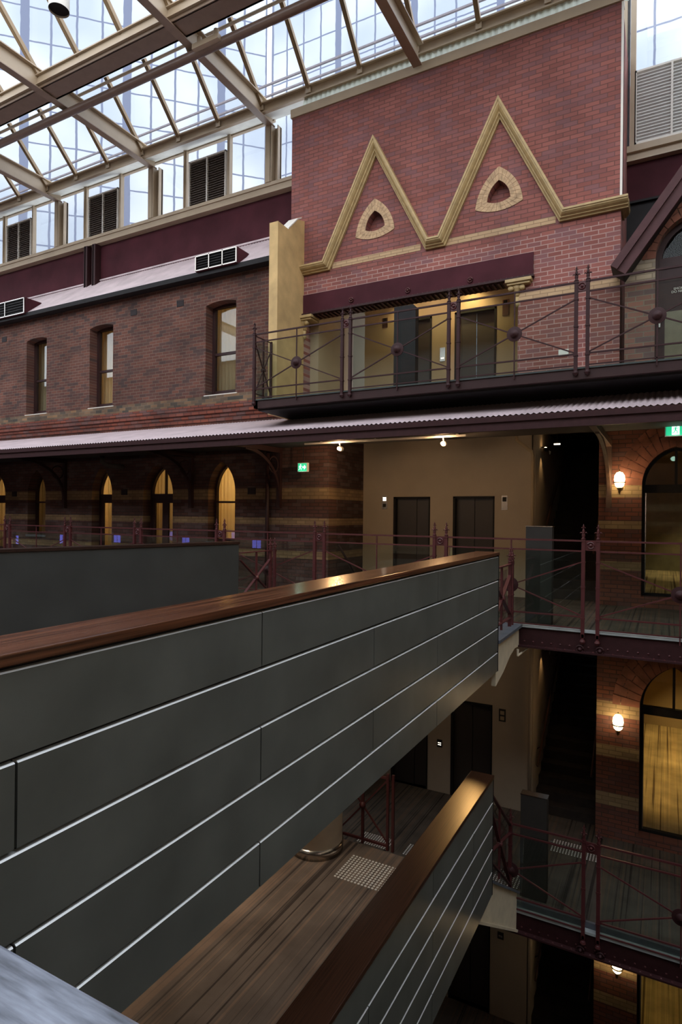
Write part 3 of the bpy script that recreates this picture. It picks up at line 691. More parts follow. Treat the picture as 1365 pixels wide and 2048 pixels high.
# awning ----------------------------------------------------------------
o = corr(-36, 7, 9.17, 3.175, YW+.02, 3.735, per=.085, amp=.012).build('awning_roof', 'zinc', None, fix=False); o['kind'] = 'structure'
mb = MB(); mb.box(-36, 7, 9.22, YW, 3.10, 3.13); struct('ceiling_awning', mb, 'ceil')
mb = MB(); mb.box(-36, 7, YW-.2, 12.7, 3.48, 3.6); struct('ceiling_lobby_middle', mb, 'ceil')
mb = MB(); mb.box(-36, 7, 9.16, 9.24, 3.08, 3.165); mb.box(-36, 7, 9.19, 9.25, 3.03, 3.08); mb.box(-36, 7, 9.17, 9.25, 2.95, 3.03); struct('trim_11', mb, 'maroon')
for i, (px, yy) in enumerate(((132, YW), (385, YW), (561, YW), (1219, YR))):
    x = at(px, 980, Y=yy).x; t = thing('awning_bracket', ['dark curved awning bracket left of the narrow pointed door', 'dark curved awning bracket between the double door and the golden window', 'dark curved awning bracket at the corner beside the left exit sign', 'curved timber awning bracket left of the middle wall lamp'][i], 'bracket', (x, yy, 1.7))
    zb = at(px, 1016, Y=yy).z; zt_ = 3.1; L = yy-9.35
    mt = 'darkframe' if i < 3 else plain('brown_bracket_timber', (.13, .08, .06), .5)
    mb = MB(); mb.box(x-.045, x+.045, yy-.09, yy, zb, zt_); mb.build('wall_post', mt, t)
    mb = MB(); mb.box(x-.05, x+.05, 9.3, yy-.05, 2.98, 3.09); mb.build('beam', mt, t)
    k = 12; a = [(x, yy-.06-(L*.72)*(1-math.cos(PI/2*j/k)), zb+.25+(2.99-zb-.25)*math.sin(PI/2*j/k)) for j in range(k+1)]
    mb = MB()
    for p, q in zip(a, a[1:]): mb.bar(p, q, .07, .06, up=(1, 0, 0))
    mb.build('curved_brace', mt, t)
    if i < 3:
        mb = MB(); mb.ring((x, yy-.27, 2.72), .17, .018, axis='x'); mb.build('scroll_ring', mt, t)

# ================================================================== RAILINGS
def post_mesh(h, low=.22, sz=.05):
    """local: origin at deck, outward is -Y"""
    mb = MB(); s = sz/2
    mb.box(-s, s, -s, s, -.10, h)
    for z in (h-.02, .18, 1.0, .95*h*.5): mb.box(-s-.006, s+.006, -s-.006, s+.006, z-.012, z+.012)
    if low:
        mb.lathe((0, -.01, -low+.06), [(.0, -.045), (.028, -.03), (.042, 0), (.03, .03), (.0, .045)], 10)
        mb.box(-s*.7, s*.7, -s, s, -low+.08, -.05)
    return mb
def finial_mb(h, big=1.0):
    mb = MB(); mb.lathe((0, 0, h), [(.03, 0), (.034, .01), (.018, .03), (.024, .05), (.026, .07), (.014, .095), (.022, .12), (.012, .15), (.007, .175), (.015, .19), (.006, .21), (.001, .23)], 8)
    for k in range(4):
        a = PI/2*k; c, s = math.cos(a), math.sin(a)
        mb.tube([(c*.012, s*.012, h+.085), (c*.035, s*.035, h+.105), (c*.052, s*.052, h+.09)], [.008, .010, .006], 6)
        mb.tube([(c*.008, s*.008, h+.165), (c*.022, s*.022, h+.175), (c*.03, s*.03, h+.165)], [.005, .006, .003], 5)
    return mb
def me_of(mb, name, mat, smooth=False):
    me = mb.mesh(name, smooth=smooth); me.materials.append(M[mat]); return me
ME_POST = me_of(post_mesh(1.33), 'post', 'maroon_rail'); ME_FIN = me_of(finial_mb(1.33), 'finial', 'maroon_rail', True)
ME_POSTU = me_of(post_mesh(1.27, .14), 'post', 'maroon'); ME_FINU = me_of(finial_mb(1.27), 'finial', 'maroon', True)
mb = MB(); mb.lathe((0, 0, 0), [(.0, .01), (.115, .01), (.115, -.005), (.06, -.012), (.065, -.02), (.045, -.035), (.05, -.045), (.02, -.06), (.0, -.065)], 20, 'y')
ME_BOSS = me_of(mb, 'boss', 'maroon')
mb = MB(); mb.box(-.085, .085, -.01, .01, -.075, .075); mb.ring((0, -.015, 0), .045, .010, k=14); mb.lathe((0, -.01, 0), [(.02, 0), (.02, -.02), (.005, -.03)], 8, 'y')
ME_LINK = me_of(mb, 'rosette_plate', 'maroon_rail')
mb = MB(); mb.ring((0, -.01, 0), .05, .013, k=16); mb.lathe((0, 0, 0), [(.05, .01), (.05, -.01), (.02, -.012), (.025, -.03), (.0, -.035)], 12, 'y')
ME_DISC = me_of(mb, 'girder_disc', 'maroon', True)
def put(parent, me, name, loc, rz=0):
    o = bpy.data.objects.new(name, me); COL.objects.link(o); o.parent = parent; o.location = Vector(loc)-parent.location; o.rotation_euler = (0, 0, rz); return o
def pair(parent, x, y, z, mp, mf, h, gap=.20, hfac=True, discs=True, rz=0):
    for s in (-1, 1):
        dx = math.cos(rz)*s*gap/2; dy = math.sin(rz)*s*gap/2
        p = put(parent, mp, 'post', (x+dx, y+dy, z), rz); f_ = bpy.data.objects.new('finial', mf); COL.objects.link(f_); f_.parent = p
        if discs: put(parent, ME_DISC, 'girder_disc', (x+dx*1.35, y-.005, z-.27))
    put(parent, ME_LINK, 'rosette_plate', (x, y, z+h-.085), rz)
def bay(parent, x0, x1, y, z, h, mat='maroon_rail', half=None, glassm='rail_glass', lowrail=.03):
    xm = (x0+x1)/2; zc = z+.61
    a0, a1 = x0, x1
    if half == 'R': a0 = xm-.02
    for hh, r_ in ((h-.02, .013), (h-.17, .011), (.20, .011), (lowrail, .009)):
        MB().bar((a0, y, z+hh), (a1, y, z+hh), r_*2, r_*2).build('rail', mat, parent)
    if half is None:
        MB().bar((x0, y, z+1.0), (xm, y, zc), .018, .018).build('brace', mat, parent); MB().bar((x0, y, z+.22), (xm, y, zc), .018, .018).build('brace', mat, parent)
    MB().bar((xm, y, zc), (x1, y, z+1.0), .018, .018).build('brace', mat, parent); MB().bar((xm, y, zc), (x1, y, z+.22), .018, .018).build('brace', mat, parent)
    MB().bar((xm, y, z-.08), (xm, y, z+h-.03), .018, .018).build('baluster', mat, parent)
    put(parent, ME_BOSS, 'boss', (xm, y-.01, zc))
    mb = MB(); mb.box(a0+.01, a1-.01, y+.06, y+.07, z+.01, z+h-.17); mb.build('glass_panel', glassm, parent)
Yr = DG-.02
rm = thing('railing', 'maroon iron railing with spiked posts along the middle gallery', 'railing', (-.967, Yr, ZM))
xs_m = [-.967-2.28*k for k in range(0, 9)]
for k, x in enumerate(xs_m): pair(rm, x, Yr, ZM, ME_POST, ME_FIN, 1.33, discs=(k < 1))
pair(rm, 1.313, Yr, ZM, ME_POST, ME_FIN, 1.33)
for a, b_ in zip(xs_m[1:], xs_m): bay(rm, a+.12, b_-.12, Yr, ZM, 1.33) if abs(a+4.4) > 1.2 or True else None
bay(rm, -.967+.12, 1.313-.12, Yr, ZM, 1.33)
rl = thing('railing', 'maroon iron railing with spiked posts along the low gallery at the bottom right', 'railing', (-.93, Yr, ZL))
pair(rl, -.92, Yr, ZL, ME_POST, ME_FIN, 1.33); pair(rl, 1.36, Yr, ZL, ME_POST, ME_FIN, 1.33)
bay(rl, -.92+.12, 1.36-.12, Yr, ZL, 1.33); bay(rl, -3.2+.12, -.92-.12, Yr, ZL, 1.33, half='R')
mb = MB(); mb.box(-2.0, 3, DG+.085, DG+.13, ZL, ZL+.09); mb.build('kick_plate', 'slate', rl)
ru = thing('railing', 'dark maroon iron railing of the upper balcony in front of the lifts', 'railing', (-5, Yr, ZU))
xu = [-5.02, -3.06, -1.12, .84, 2.8]
for x in xu: pair(ru, x, Yr, ZU, ME_POSTU, ME_FINU, 1.27, gap=.16, discs=False)
p = put(ru, ME_POSTU, 'post', (-7.02, Yr, ZU)); f_ = bpy.data.objects.new('finial', ME_FINU); COL.objects.link(f_); f_.parent = p
for a, b_ in zip([-7.1]+xu, xu): bay(ru, a+.10, b_-.10, Yr, ZU, 1.27, 'maroon')
def bay_y(parent, x, y0, y1, z, h, mat, wide=.05, rise=0, glassm='rail_glass', nbar=True):   # bay running in depth, may slope
    zz = lambda y: z+rise*(y-y0)/(y1-y0)
    ym = (y0+y1)/2
    for hh in (h-.02, .12):
        MB().bar((x, y0, zz(y0)+hh), (x, y1, zz(y1)+hh), wide, .016).build('rail', mat, parent)
    MB().bar((x, y0, zz(y0)+h-.14), (x, y1, zz(y1)+.14), wide, .014, up=(0, 0, 1)).build('brace', mat, parent)
    MB().bar((x, y0, zz(y0)+.14), (x, y1, zz(y1)+h-.14), wide, .014, up=(0, 0, 1)).build('brace', mat, parent)
    MB().bar((x, ym, zz(ym)+.02), (x, ym, zz(ym)+h-.02), .03, .03).build('baluster', mat, parent)
    mb = MB(); zc = zz(ym)+h/2; mb.lathe((x, ym, zc), [(.0, -.05), (.035, -.04), (.045, 0), (.035, .04), (0, .05)], 10, 'x'); mb.build('boss', mat, parent, smooth=True)
    mb = MB(); mb.prism([(x-.06, y0+.02, zz(y0)+.08), (x-.06, y1-.02, zz(y1)+.08), (x-.06, y1-.02, zz(y1)+h-.1), (x-.06, y0+.02, zz(y0)+h-.1)], (.01, 0, 0)); mb.build('glass_panel', glassm, parent)
bay_y(ru, -7.02, Yr+.02, 10.03, ZU, 1.25, 'maroon', .02)
MB().bar((-7.02, 10.01, ZU), (-7.02, 10.01, ZU+1.25), .05, .03).build('wall_stile', 'maroon', ru)
rr = thing('railing', 'short maroon railing on the slab at the right end of the dark bridge', 'railing', (-2.06, 9.3, ZM))
bay_y(rr, -2.06, 8.10, 9.25, ZM+.02, .94, 'maroon_rail')
ME_PS = me_of(post_mesh(.95, 0, .045), 'post', 'maroon_rail'); ME_FS = me_of(finial_mb(.95), 'finial', 'maroon_rail', True)
def pair_y(parent, x, y, z):
    for dy in (-.06, .08):
        p = put(parent, ME_PS, 'post', (x, y+dy, z), PI/2); f_ = bpy.data.objects.new('finial', ME_FS); COL.objects.link(f_); f_.parent = p
pair_y(rr, -2.06, 9.25, ZM+.02)
rlf = thing('railing', 'short maroon railing with bright diagonal bars past the end of the far dark parapet', 'railing', (-6.45, 9.3, ZM))
bay_y(rlf, -6.45, 8.34, 9.28, ZM+.04, .96, 'maroon_rail'); pair_y(rlf, -6.45, 9.30, ZM+.04)
rst = thing('railing', 'sloping maroon railing beside the short stair at the end of the lower bridge', 'railing', (-2.07, 9.4, ZL))
bay_y(rst, -2.07, 8.05, 9.42, -3.0, 1.05, 'maroon_rail', rise=-1.1, wide=.05)
for dy in (0,):
    p = put(rst, ME_POST, 'post', (-2.07, 9.44, ZL), PI/2); f_ = bpy.data.objects.new('finial', ME_FIN); COL.objects.link(f_); f_.parent = p
rgd = thing('railing', 'dark red guard rail beside the pale column at the top of the short stair', 'railing', (-3.6, 7.72, -3.0))
x0_, x1_ = -4.15, -3.38
for hh in (1.0, .06): MB().bar((x0_, 7.74, -3.0+hh), (x1_, 7.74, -3.0+hh), .03, .03).build('rail', 'maroon_rail', rgd)
for x in (x0_, (x0_+x1_)/2, x1_, x1_+.08): MB().bar((x, 7.74, -3.0), (x, 7.74, -3.0+1.06), .035, .035).build('post', 'maroon_rail', rgd)
for a, b_ in ((.1, .98), (.98, .1)): MB().bar((x0_, 7.74, -3.0+a), (x1_, 7.74, -3.0+b_), .02, .02).build('brace', 'maroon_rail', rgd)
mb = MB(); mb.lathe(((x0_+x1_)/2, 7.72, -2.45), [(.0, .01), (.05, .01), (.04, -.02), (0, -.03)], 12, 'y'); mb.build('boss', 'maroon_rail', rgd, smooth=True)

# ================================================================== BRIDGES
def bridge(name, label, X, zl, yend, y0, joints_odd, joints_even, floor_z, capz, capw, th_floor, capm='wood'):
    """zl: six heights from top line to bottom edge"""
    t = thing(name, label, 'bridge', (X, (y0+yend)/2, zl[-1]))
    gap = .010
    for r_ in range(5):
        zt_, zb = zl[r_], zl[r_+1]
        js = [y0]+[j for j in (joints_odd if r_ % 2 == 0 else joints_even) if y0 < j < yend]+[yend]
        for a, b_ in zip(js, js[1:]):
            mb = MB(); mb.box(X-.03, X, a+gap/2, b_-gap/2, zb+(.018 if r_ < 4 else 0), zt_-.006)
            o_ = mb.build('cladding_panel', 'panel', t)
            e = MB(); ya, yb2 = a+gap/2, b_-gap/2; e.prism([(X-.03, ya, zt_-.006), (X, ya, zt_-.006), (X+.001, ya, zt_-.0055), (X-.006, ya, zt_), (X-.03, ya, zt_)], (0, yb2-ya, 0))
            e.build('bright_edge', 'aluedge', o_)
    mb = MB(); mb.box(X-.26, X-.031, y0, yend, zl[-1]+.005, zl[0]+.02); mb.build('parapet_core', 'black', t)
    mb = MB(); mb.box(X-.031, X+.004, yend, yend+.018, zl[-1], zl[0]+.01); mb.box(X-.26, X, yend, yend+.016, zl[-1]+.005, zl[0]+.02); mb.build('end_plate', 'black', t)
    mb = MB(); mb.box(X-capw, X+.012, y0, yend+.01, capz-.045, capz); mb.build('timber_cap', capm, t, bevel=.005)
    return t
Jo = [-1.53*k for k in range(1)]
XB = -1.95
jm = [1.3, 4.17, 7.10]          # row 2,4 joints (measured)
zu = [CZ+XB*r_ for r_ in (.2772, .4395, .6015, .7622, .926, 1.052)]
jodd = [2.723-2.9*1, 2.723, 5.63]; jeven = [1.30, 4.174, 7.10]
b1 = bridge('footbridge', 'wide footbridge with charcoal cladding panels and timber cap across the middle of the view', XB, zu, 8.03, .52, jodd, jeven, 0, zu[0]+.062, .30, .3)
mb = MB(); mb.box(-7.9, XB-.26, .52, 8.1, -.33, 0); mb.build('deck', 'carpet', b1)
mb = MB(); mb.box(-7.9, XB-.03, .52, 8.1, -.36, -.33); mb.build('soffit', 'black', b1)
# far parapet (plain, slightly splayed)
fp = [(-6.45, 8.3), (-7.42, 4.69), (-8.40, 1.05)]
mb = MB(); a, b_ = fp[0], fp[2]
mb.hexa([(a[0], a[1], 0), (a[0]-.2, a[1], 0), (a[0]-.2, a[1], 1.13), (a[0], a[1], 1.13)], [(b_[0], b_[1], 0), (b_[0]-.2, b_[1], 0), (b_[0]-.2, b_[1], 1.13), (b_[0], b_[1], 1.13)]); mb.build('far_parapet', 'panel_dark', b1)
mb = MB(); mb.hexa([(a[0]+.02, a[1]+.01, 1.135), (a[0]-.25, a[1]+.01, 1.135), (a[0]-.25, a[1]+.01, 1.175), (a[0]+.02, a[1]+.01, 1.175)], [(b_[0]+.02, b_[1], 1.135), (b_[0]-.25, b_[1], 1.135), (b_[0]-.25, b_[1], 1.175), (b_[0]+.02, b_[1], 1.175)]); mb.build('far_cap', 'wood_dark', b1)
mb = MB(); mb.prism([(-6.45, 8.09, -.34), (-7.42, 4.69, -.34), (-8.4, 1.05, -.34), (-7.9, 1.05, -.34), (-7.9, .52, -.34), (-6.4, .52, -.34), (-6.3, 8.09, -.34)], (0, 0, .335)); mb.build('deck_edge', 'carpet', b1)
XB2 = -2.0
zl_ = [CZ+XB2*r_ for r_ in (1.7517, 1.9040, 2.0585, 2.2136, 2.3660, 2.5200)]
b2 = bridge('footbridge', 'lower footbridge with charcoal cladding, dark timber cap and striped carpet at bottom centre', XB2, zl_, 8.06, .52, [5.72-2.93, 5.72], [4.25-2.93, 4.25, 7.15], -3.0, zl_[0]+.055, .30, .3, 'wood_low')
mb = MB(); mb.box(-7.2, XB2-.26, .3, 7.70, -3.3, -3.0); mb.build('deck', 'carpet', b2)
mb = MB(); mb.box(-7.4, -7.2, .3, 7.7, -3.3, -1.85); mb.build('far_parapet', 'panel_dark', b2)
# short stair from the lower bridge down to the low gallery
st = sroot('floor_stair', (-3, 8, ZL)); mb = MB()
for k in range(7): mb.box(-5.9, -2.32, 7.70+k*.27, 7.70+(k+1)*.27+(.0 if k < 6 else .05), -3.0-(k+1)*.172-.30, -3.0-(k+1)*.172)
mb.build('steps', 'carpet_dark', st)
PA, PB = Vector((-1.97, 9.47)), Vector((-2.17, 8.20)); dv = PB-PA
def onplane(px, py):     # sight line meets the slanting stringer plane
    r_ = cf + cr*((px-682.5)/F_PX) + cd*((py-SY)/F_PX); nn = Vector((dv.y, -dv.x)); t_ = nn.dot(PA)/(nn.x*r_.x+nn.y*r_.y)
    return Vector((r_.x*t_, r_.y*t_, CZ+r_.z*t_))
def ext(p, q, k): return q+(q-p)*k
TA, TB = Vector((-1.97, 9.47, -4.11)), onplane(989, 1768); TC = ext(TA, TB, 1.6); BA, BB = onplane(1033, 1858), onplane(962, 1842); BC = ext(BA, BB, .3)
kk = (TC.y-BA.y)/(BB.y-BA.y); BC = BA+(BB-BA)*kk
off = Vector((-.05, 0, 0))
mb = MB(); mb.hexa([TA, TC, BC, BA], [TA+off, TC+off, BC+off, BA+off]); mb.build('stringer', 'cream_fascia', st)
mb = MB(); mb.bar(TA+Vector((.0, .01, .02)), TC+Vector((.0, 0, .02)), .09, .035); mb.build('stringer_cap', 'slate', st)
mb = MB(); mb.bar(BA+Vector((-.02, 0, -.02)), BC+Vector((-.02, 0, -.02)), .10, .035); mb.build('stringer_moulding', 'cream_fascia', st)
# landing of the middle level
ld = sroot('floor_landing', (-4, 9, 0))
mb = MB(); mb.box(-6.45, -2.05, 8.1, DG+.06, -.28, 0); mb.build('slab', 'carpet_dark', ld)
q = [(8.06, -.03), (9.47, -.03), (9.47, -.33), (9.2, -.31), (8.9, -.36), (8.5, -.50), (8.06, -.60)]
mb = MB(); mb.prism([(-2.04, y, z) for y, z in q], (.06, 0, 0)); mb.build('fascia', 'cream_fascia', ld)
mb = MB(); mb.box(-2.22, -1.93, 8.06, DG, -.03, .012); mb.build('edge_slab', 'slate', ld)
mb = MB(); mb.tube([(-1.96, 9.30, -.34), (-1.96, 9.30, -.44)], .018, 8); mb.tube([(-1.96, 9.30, -.44), (-1.9, 9.75, -.40)], .015, 8)
tag(mb.build('drain_elbow', 'cream_fascia'), 'small cream drain elbow under the slab end of the middle landing', 'pipe')

# pale column on the lower bridge
cc = (-4.28, 7.33); R_ = .36
t = thing('column', 'round pale column with a steel base ring on the lower bridge', 'column', (cc[0], cc[1], -3.0))
MB().lathe((cc[0], cc[1], -3.0), [(R_, .12), (R_, 2.64)], 40).build('shaft', 'concrete', t, smooth=True)
MB().lathe((cc[0], cc[1], -3.0), [(R_+.012, 0), (R_+.012, .14)], 40).build('base_ring', 'chrome', t, smooth=True)

# tactile studs ---------------------------------------------------------
mb = MB(); mb.lathe((0, 0, 0), [(.0175, 0), (.014, .006), (.004, .007)], 8); ME_ST = me_of(mb, 'stud', 'steelstud')
cnt = 0
def pad(x0, y0, nx, ny, z, label, grp, p=.0482):
    global cnt
    for i in range(nx):
        for j in range(ny):
            o = bpy.data.objects.new('tactile_stud', ME_ST); COL.objects.link(o); o.location = (x0+i*p, y0+j*p, z); tag(o, label, 'floor stud', grp); cnt += 1
zf = -3.0
a = at(670.8, 1753.8, Z=zf)
pad(-3.725, 6.86, 14, 12, zf, 'steel stud in the square pad on the lower bridge near the column', 'studs on the lower bridge')
q = at(793, 1681, Z=ZL)
pad(q.x-.62, q.y-.36, 13, 8, ZL, 'steel stud in the pad on the low gallery just beyond the guard rail', 'studs beyond the guard rail')
q = at(833, 1691, Z=ZL)
pad(q.x-.10, q.y-.36, 3, 8, ZL, 'steel stud in the narrow strip beside the lower bridge cap', 'studs beside the lower cap')
for (px, py, nx, ny, lab) in ((1103, 1700, 16, 9, 'pad of small steel studs on the low gallery floor behind the railing'), (985, 1762, 9, 9, 'patch of steel studs at the foot of the short stair')):
    q = at(px, py, Z=ZL); mb = MB()
    for i in range(nx):
        for j in range(ny): mb.lathe((q.x+i*.05, q.y+j*.05, ZL), [(.0155, 0), (.012, .005), (.004, .006)], 6)
    o = mb.build('tactile_studs', 'steelstud'); o['kind'] = 'stuff'; tag(o, lab, 'floor studs')

# pylons / cabinets -------------------------------------------------------
def cabinet(px0, px1, z, yy, h, lab):
    x0, x1 = at(px0, 1100, Y=yy).x, at(px1, 1100, Y=yy).x
    t = thing('cabinet', lab, 'cabinet', ((x0+x1)/2, yy, z)); mb = MB(); mb.box(x0, x1, yy, yy+.16, z, z+h); mb.build('body', 'pylon', t, bevel=.006)
    mb = MB(); mb.box(x0-.004, x1+.004, yy-.004, yy+.164, z+h, z+h+.012); mb.build('top_plate', 'chrome', t)
    mb = MB(); mb.box(x0+.02, x1-.02, yy+.02, yy+.14, z-.0, z+.03); mb.build('plinth', 'black', t)
cabinet(1052, 1105, ZM, 9.66, 1.50, 'tall charcoal cabinet behind the middle glass railing')
cabinet(1047, 1100, ZL, 9.85, 1.62, 'tall charcoal cabinet on the low gallery with a glinting top edge')
x0, x1 = at(788, 700, Y=10.6).x, at(831, 700, Y=10.6).x; zt_ = at(810, 611, Y=10.6).z
t = thing('cabinet', 'tall black cabinet with a chamfered corner in front of the upper left lift', 'cabinet', (x0, 10.6, ZU))
mb = MB(); mb.prism([(x0, 10.6, ZU), (x1, 10.6, ZU), (x1, 10.6, zt_-.06), (x1-.05, 10.6, zt_), (x0, 10.6, zt_)], (0, .16, 0)); mb.build('body', 'black', t)

# call panels, pipes, small things on walls --------------------------------
def plate(name, px0, px1, py0, py1, yy, mat, lab, cat, screens=()):
    a, b_ = at(px0, py0, Y=yy), at(px1, py1, Y=yy)
    t = thing(name, lab, cat, (a.x, yy, b_.z)); mb = MB(); mb.box(a.x, b_.x, yy-.012, yy+.002, b_.z, a.z); mb.build('plate', mat, t)
    w, h = b_.x-a.x, a.z-b_.z
    for f0, f1, mt in screens:
        mb = MB(); mb.box(a.x+w*.2, b_.x-w*.2, yy-.018, yy-.01, b_.z+h*f0, b_.z+h*f1); mb.build('display', mt, t)
plate('lift_indicator', 765, 775, 992, 1018, YL, 'chrome', 'steel lift indicator plate left of the middle-floor lift doors', 'lift indicator', ((.62, .9, 'button'), (.15, .4, 'pylon')))
plate('lift_indicator', 1004, 1016, 991, 1020, YL, 'chrome', 'steel lift indicator plate right of the middle-floor lift doors', 'lift indicator', ((.58, .88, 'pylon'), (.15, .4, 'chrome')))
plate('lift_indicator', 999, 1012, 1417, 1444, YL, 'pylon', 'dark lift indicator plate right of the low-floor lift door', 'lift indicator', ((.55, .85, 'cream'), (.12, .42, 'cream')))
plate('call_panel', 875, 885, 1478, 1495, YL, 'black', 'small black call panel with two lit dots between the low lift doors', 'call panel', ((.55, .62, 'button'), (.3, .37, 'button')))
plate('call_panel', 881, 891, 696, 722, YL, 'chrome', 'steel call panel between the upper lift doors', 'call panel', ((.18, .26, 'button'),))
plate('lift_indicator', 766, 776, 637, 655, YL, 'chrome', 'small lift indicator left of the upper lifts', 'lift indicator', ((.6, .95, 'black'),))
plate('lift_indicator', 1006, 1018, 600, 630, YL, 'chrome', 'small lift indicator right of the upper lifts', 'lift indicator', ((.7, .95, 'black'),))
plate('lift_indicator', 996, 1008, 1862, 1880, YL, 'pylon', 'barely visible lift indicator in the dark bottom lobby', 'lift indicator', ((.3, .6, 'chrome'),))
plate('notice', 1118, 1138, 700, 711, YW-.003, 'whitepaint', 'small pale notice on the red brick beside the upper railing posts', 'notice')
def airbrick(px, py, yy, lab):
    c = at(px, py, Y=yy); t = thing('air_brick', lab, 'air brick', (c.x, yy, c.z)); mb = MB(); mb.box(c.x-.11, c.x+.11, yy-.008, yy+.01, c.z-.075, c.z+.075); mb.build('plate', 'black', t)
    mb = MB()
    for k in range(4): mb.box(c.x-.09, c.x+.09, yy-.013, yy-.006, c.z-.055+k*.033, c.z-.045+k*.033)
    mb.build('slats', 'darkframe', t)
for px, py, lab in ((361, 607, 'black air brick left of the upper window nearest the ochre wall end'), (268, 625, 'black air brick right of the middle upper window'), (9, 679, 'black air brick at the left edge beside the leftmost upper window'),):
    airbrick(px, py, YW, lab)
for px, py, lab in ((504, 982, 'small black vent in the yellow band right of the golden pointed window'), (249, 984, 'small black vent in the yellow band between the pointed doors'), (29, 988, 'small black vent in the yellow band near the left edge')):
    airbrick(px, py, YW, lab)
# pipes
def pipe(pts, r_, mat, lab):
    o = MB().tube(pts, r_, 10).build('pipe', mat, None, smooth=True); tag(o, lab, 'pipe')
x = at(535, 1000, Y=YW-.08).x; pipe([(x, YW-.08, 3.05), (x, YW-.08, .02)], .045, 'darkframe', 'dark downpipe between the golden window and the gallery corner')
a = at(1034, 866, Y=YL-.5); b_ = at(1034, 880, Y=YL-.5); c = at(1064, 903, Y=YL-.06); d = at(1066, 1000, Y=YL-.06)
pipe([(a.x, YL-.5, a.z), (b_.x, YL-.5, b_.z), (c.x, YL-.07, c.z), (d.x, YL-.07, c.z-.08), (d.x, YL-.07, 0.02)], .035, 'cream', 'cream downpipe bending onto the right end of the middle lift wall')
pipe([(d.x, YL-.07, -.45), (d.x, YL-.07, ZL+.02)], .035, 'cream_lobby', 'taupe downpipe at the right end of the low lift wall')
c = at(224, 905, Y=YW-.1); pipe([(c.x, YW-.4, 3.08), (c.x, YW-.4, 2.93), (c.x+.12, YW-.32, 2.84), (c.x+.3, YW-.1, 2.82), (c.x+.3, YW, 2.82)], .06, 'ceil', 'grey pipe elbow under the awning above the narrow pointed door')
# handrail seen inside lobby side (dark diagonal)
pipe([(XCOR+.08, YW+.3, 1.0), (XCOR+.08, YL-.1, -.05)], .025, 'darkframe', 'dark sloping handrail on the brick return beside the lift lobby')

# ================================================================== LIGHT FITTINGS
def globe(px, py, lab, e):
    c = at(px, py, Y=YR-.22); x, z = c.x, c.z; y = YR-.22
    t = thing('wall_lamp', lab, 'wall lamp', (x, YR, z))
    MB().lathe((x, y, z), [(.0, .17), (.05, .155), (.085, .10), (.092, .03), (.085, -.02)], 18).build('globe', 'warmglobe', t, smooth=True)
    MB().lathe((x, y, z), [(.085, -.03), (.07, -.09), (.04, -.12)], 18).build('lower_bowl', 'warmglobe', t, smooth=True)
    mb = MB(); mb.lathe((x, y, z-.025), [(.105, -.008), (.108, 0), (.105, .008)], 18); mb.lathe((x, y, z+.17), [(.012, 0), (.012, .02), (.004, .045)], 8)
    mb.lathe((x, y, z-.12), [(.05, 0), (.04, -.03), (.02, -.05), (.025, -.07), (.01, -.10)], 12); mb.build('metal_band', 'brass', t, smooth=True)
    mb = MB(); mb.ring((x, y+.08, z-.16), .07, .010, axis='x', a0=PI, a1=2*PI); mb.tube([(x, y+.15, z-.16), (x, YR, z-.10)], .012, 8); mb.lathe((x, YR-.02, z-.12), [(.05, .02), (.05, 0), (.02, -.01)], 12, 'y'); mb.build('bracket', 'brass', t, smooth=True)
    lamp('lamp_light', 'POINT', (x, y-.02, z+.03), e, (1, .50, .18), .09)
globe(1240, 962, 'lit globe wall lamp on the middle floor pier left of the dark arched doorway', 40)
globe(1237, 1447, 'lit globe wall lamp on the low floor pier beside the golden doorway', 38)
globe(1235, 1932, 'lit globe wall lamp seen just below the lowest girder', 18)
# track with two spots
yt = 10.35; a, b_ = at(610, 888, Y=yt), at(932, 873.5, Y=yt); zt_ = a.z
t = thing('light_track', 'long white light track with two lit spots in front of the middle lifts', 'track light', (a.x, yt, zt_))
mb = MB(); mb.box(a.x, b_.x, yt-.02, yt+.02, zt_-.015, zt_+.015); mb.build('track', 'whitepaint', t)
for px in (643, 750, 915): c = at(px, 884, Y=yt); MB().box(c.x-.02, c.x+.02, yt-.01, yt+.01, zt_, 3.11).build('hanger', 'whitepaint', t)
for px, py in ((678, 903), (886, 893)):
    c = at(px, py, Y=yt); z = zt_-.12
    mb = MB(); mb.lathe((c.x, yt+.01, z), [(.045, .12), (.05, .05), (.04, -.01)], 14, 'y'); mb.tube([(c.x, yt+.05, z+.03), (c.x, yt+.02, zt_)], .012, 6); mb.build('spot_head', 'whitepaint', t, smooth=True)
    MB().lathe((c.x, yt-.0, z), [(.0, -.012), (.026, -.008), (.030, .0)], 14, 'y').build('lit_bulb', 'bulb', t, smooth=True)
    lamp('track_light', 'SPOT', (c.x, yt-.03, z), 60, (1, .52, .20), .04, (c.x+.6, 6.2, .6), 110, .8)
    lamp('track_fill', 'POINT', (c.x, yt-.05, z-.02), 28, (1, .64, .34), .04)
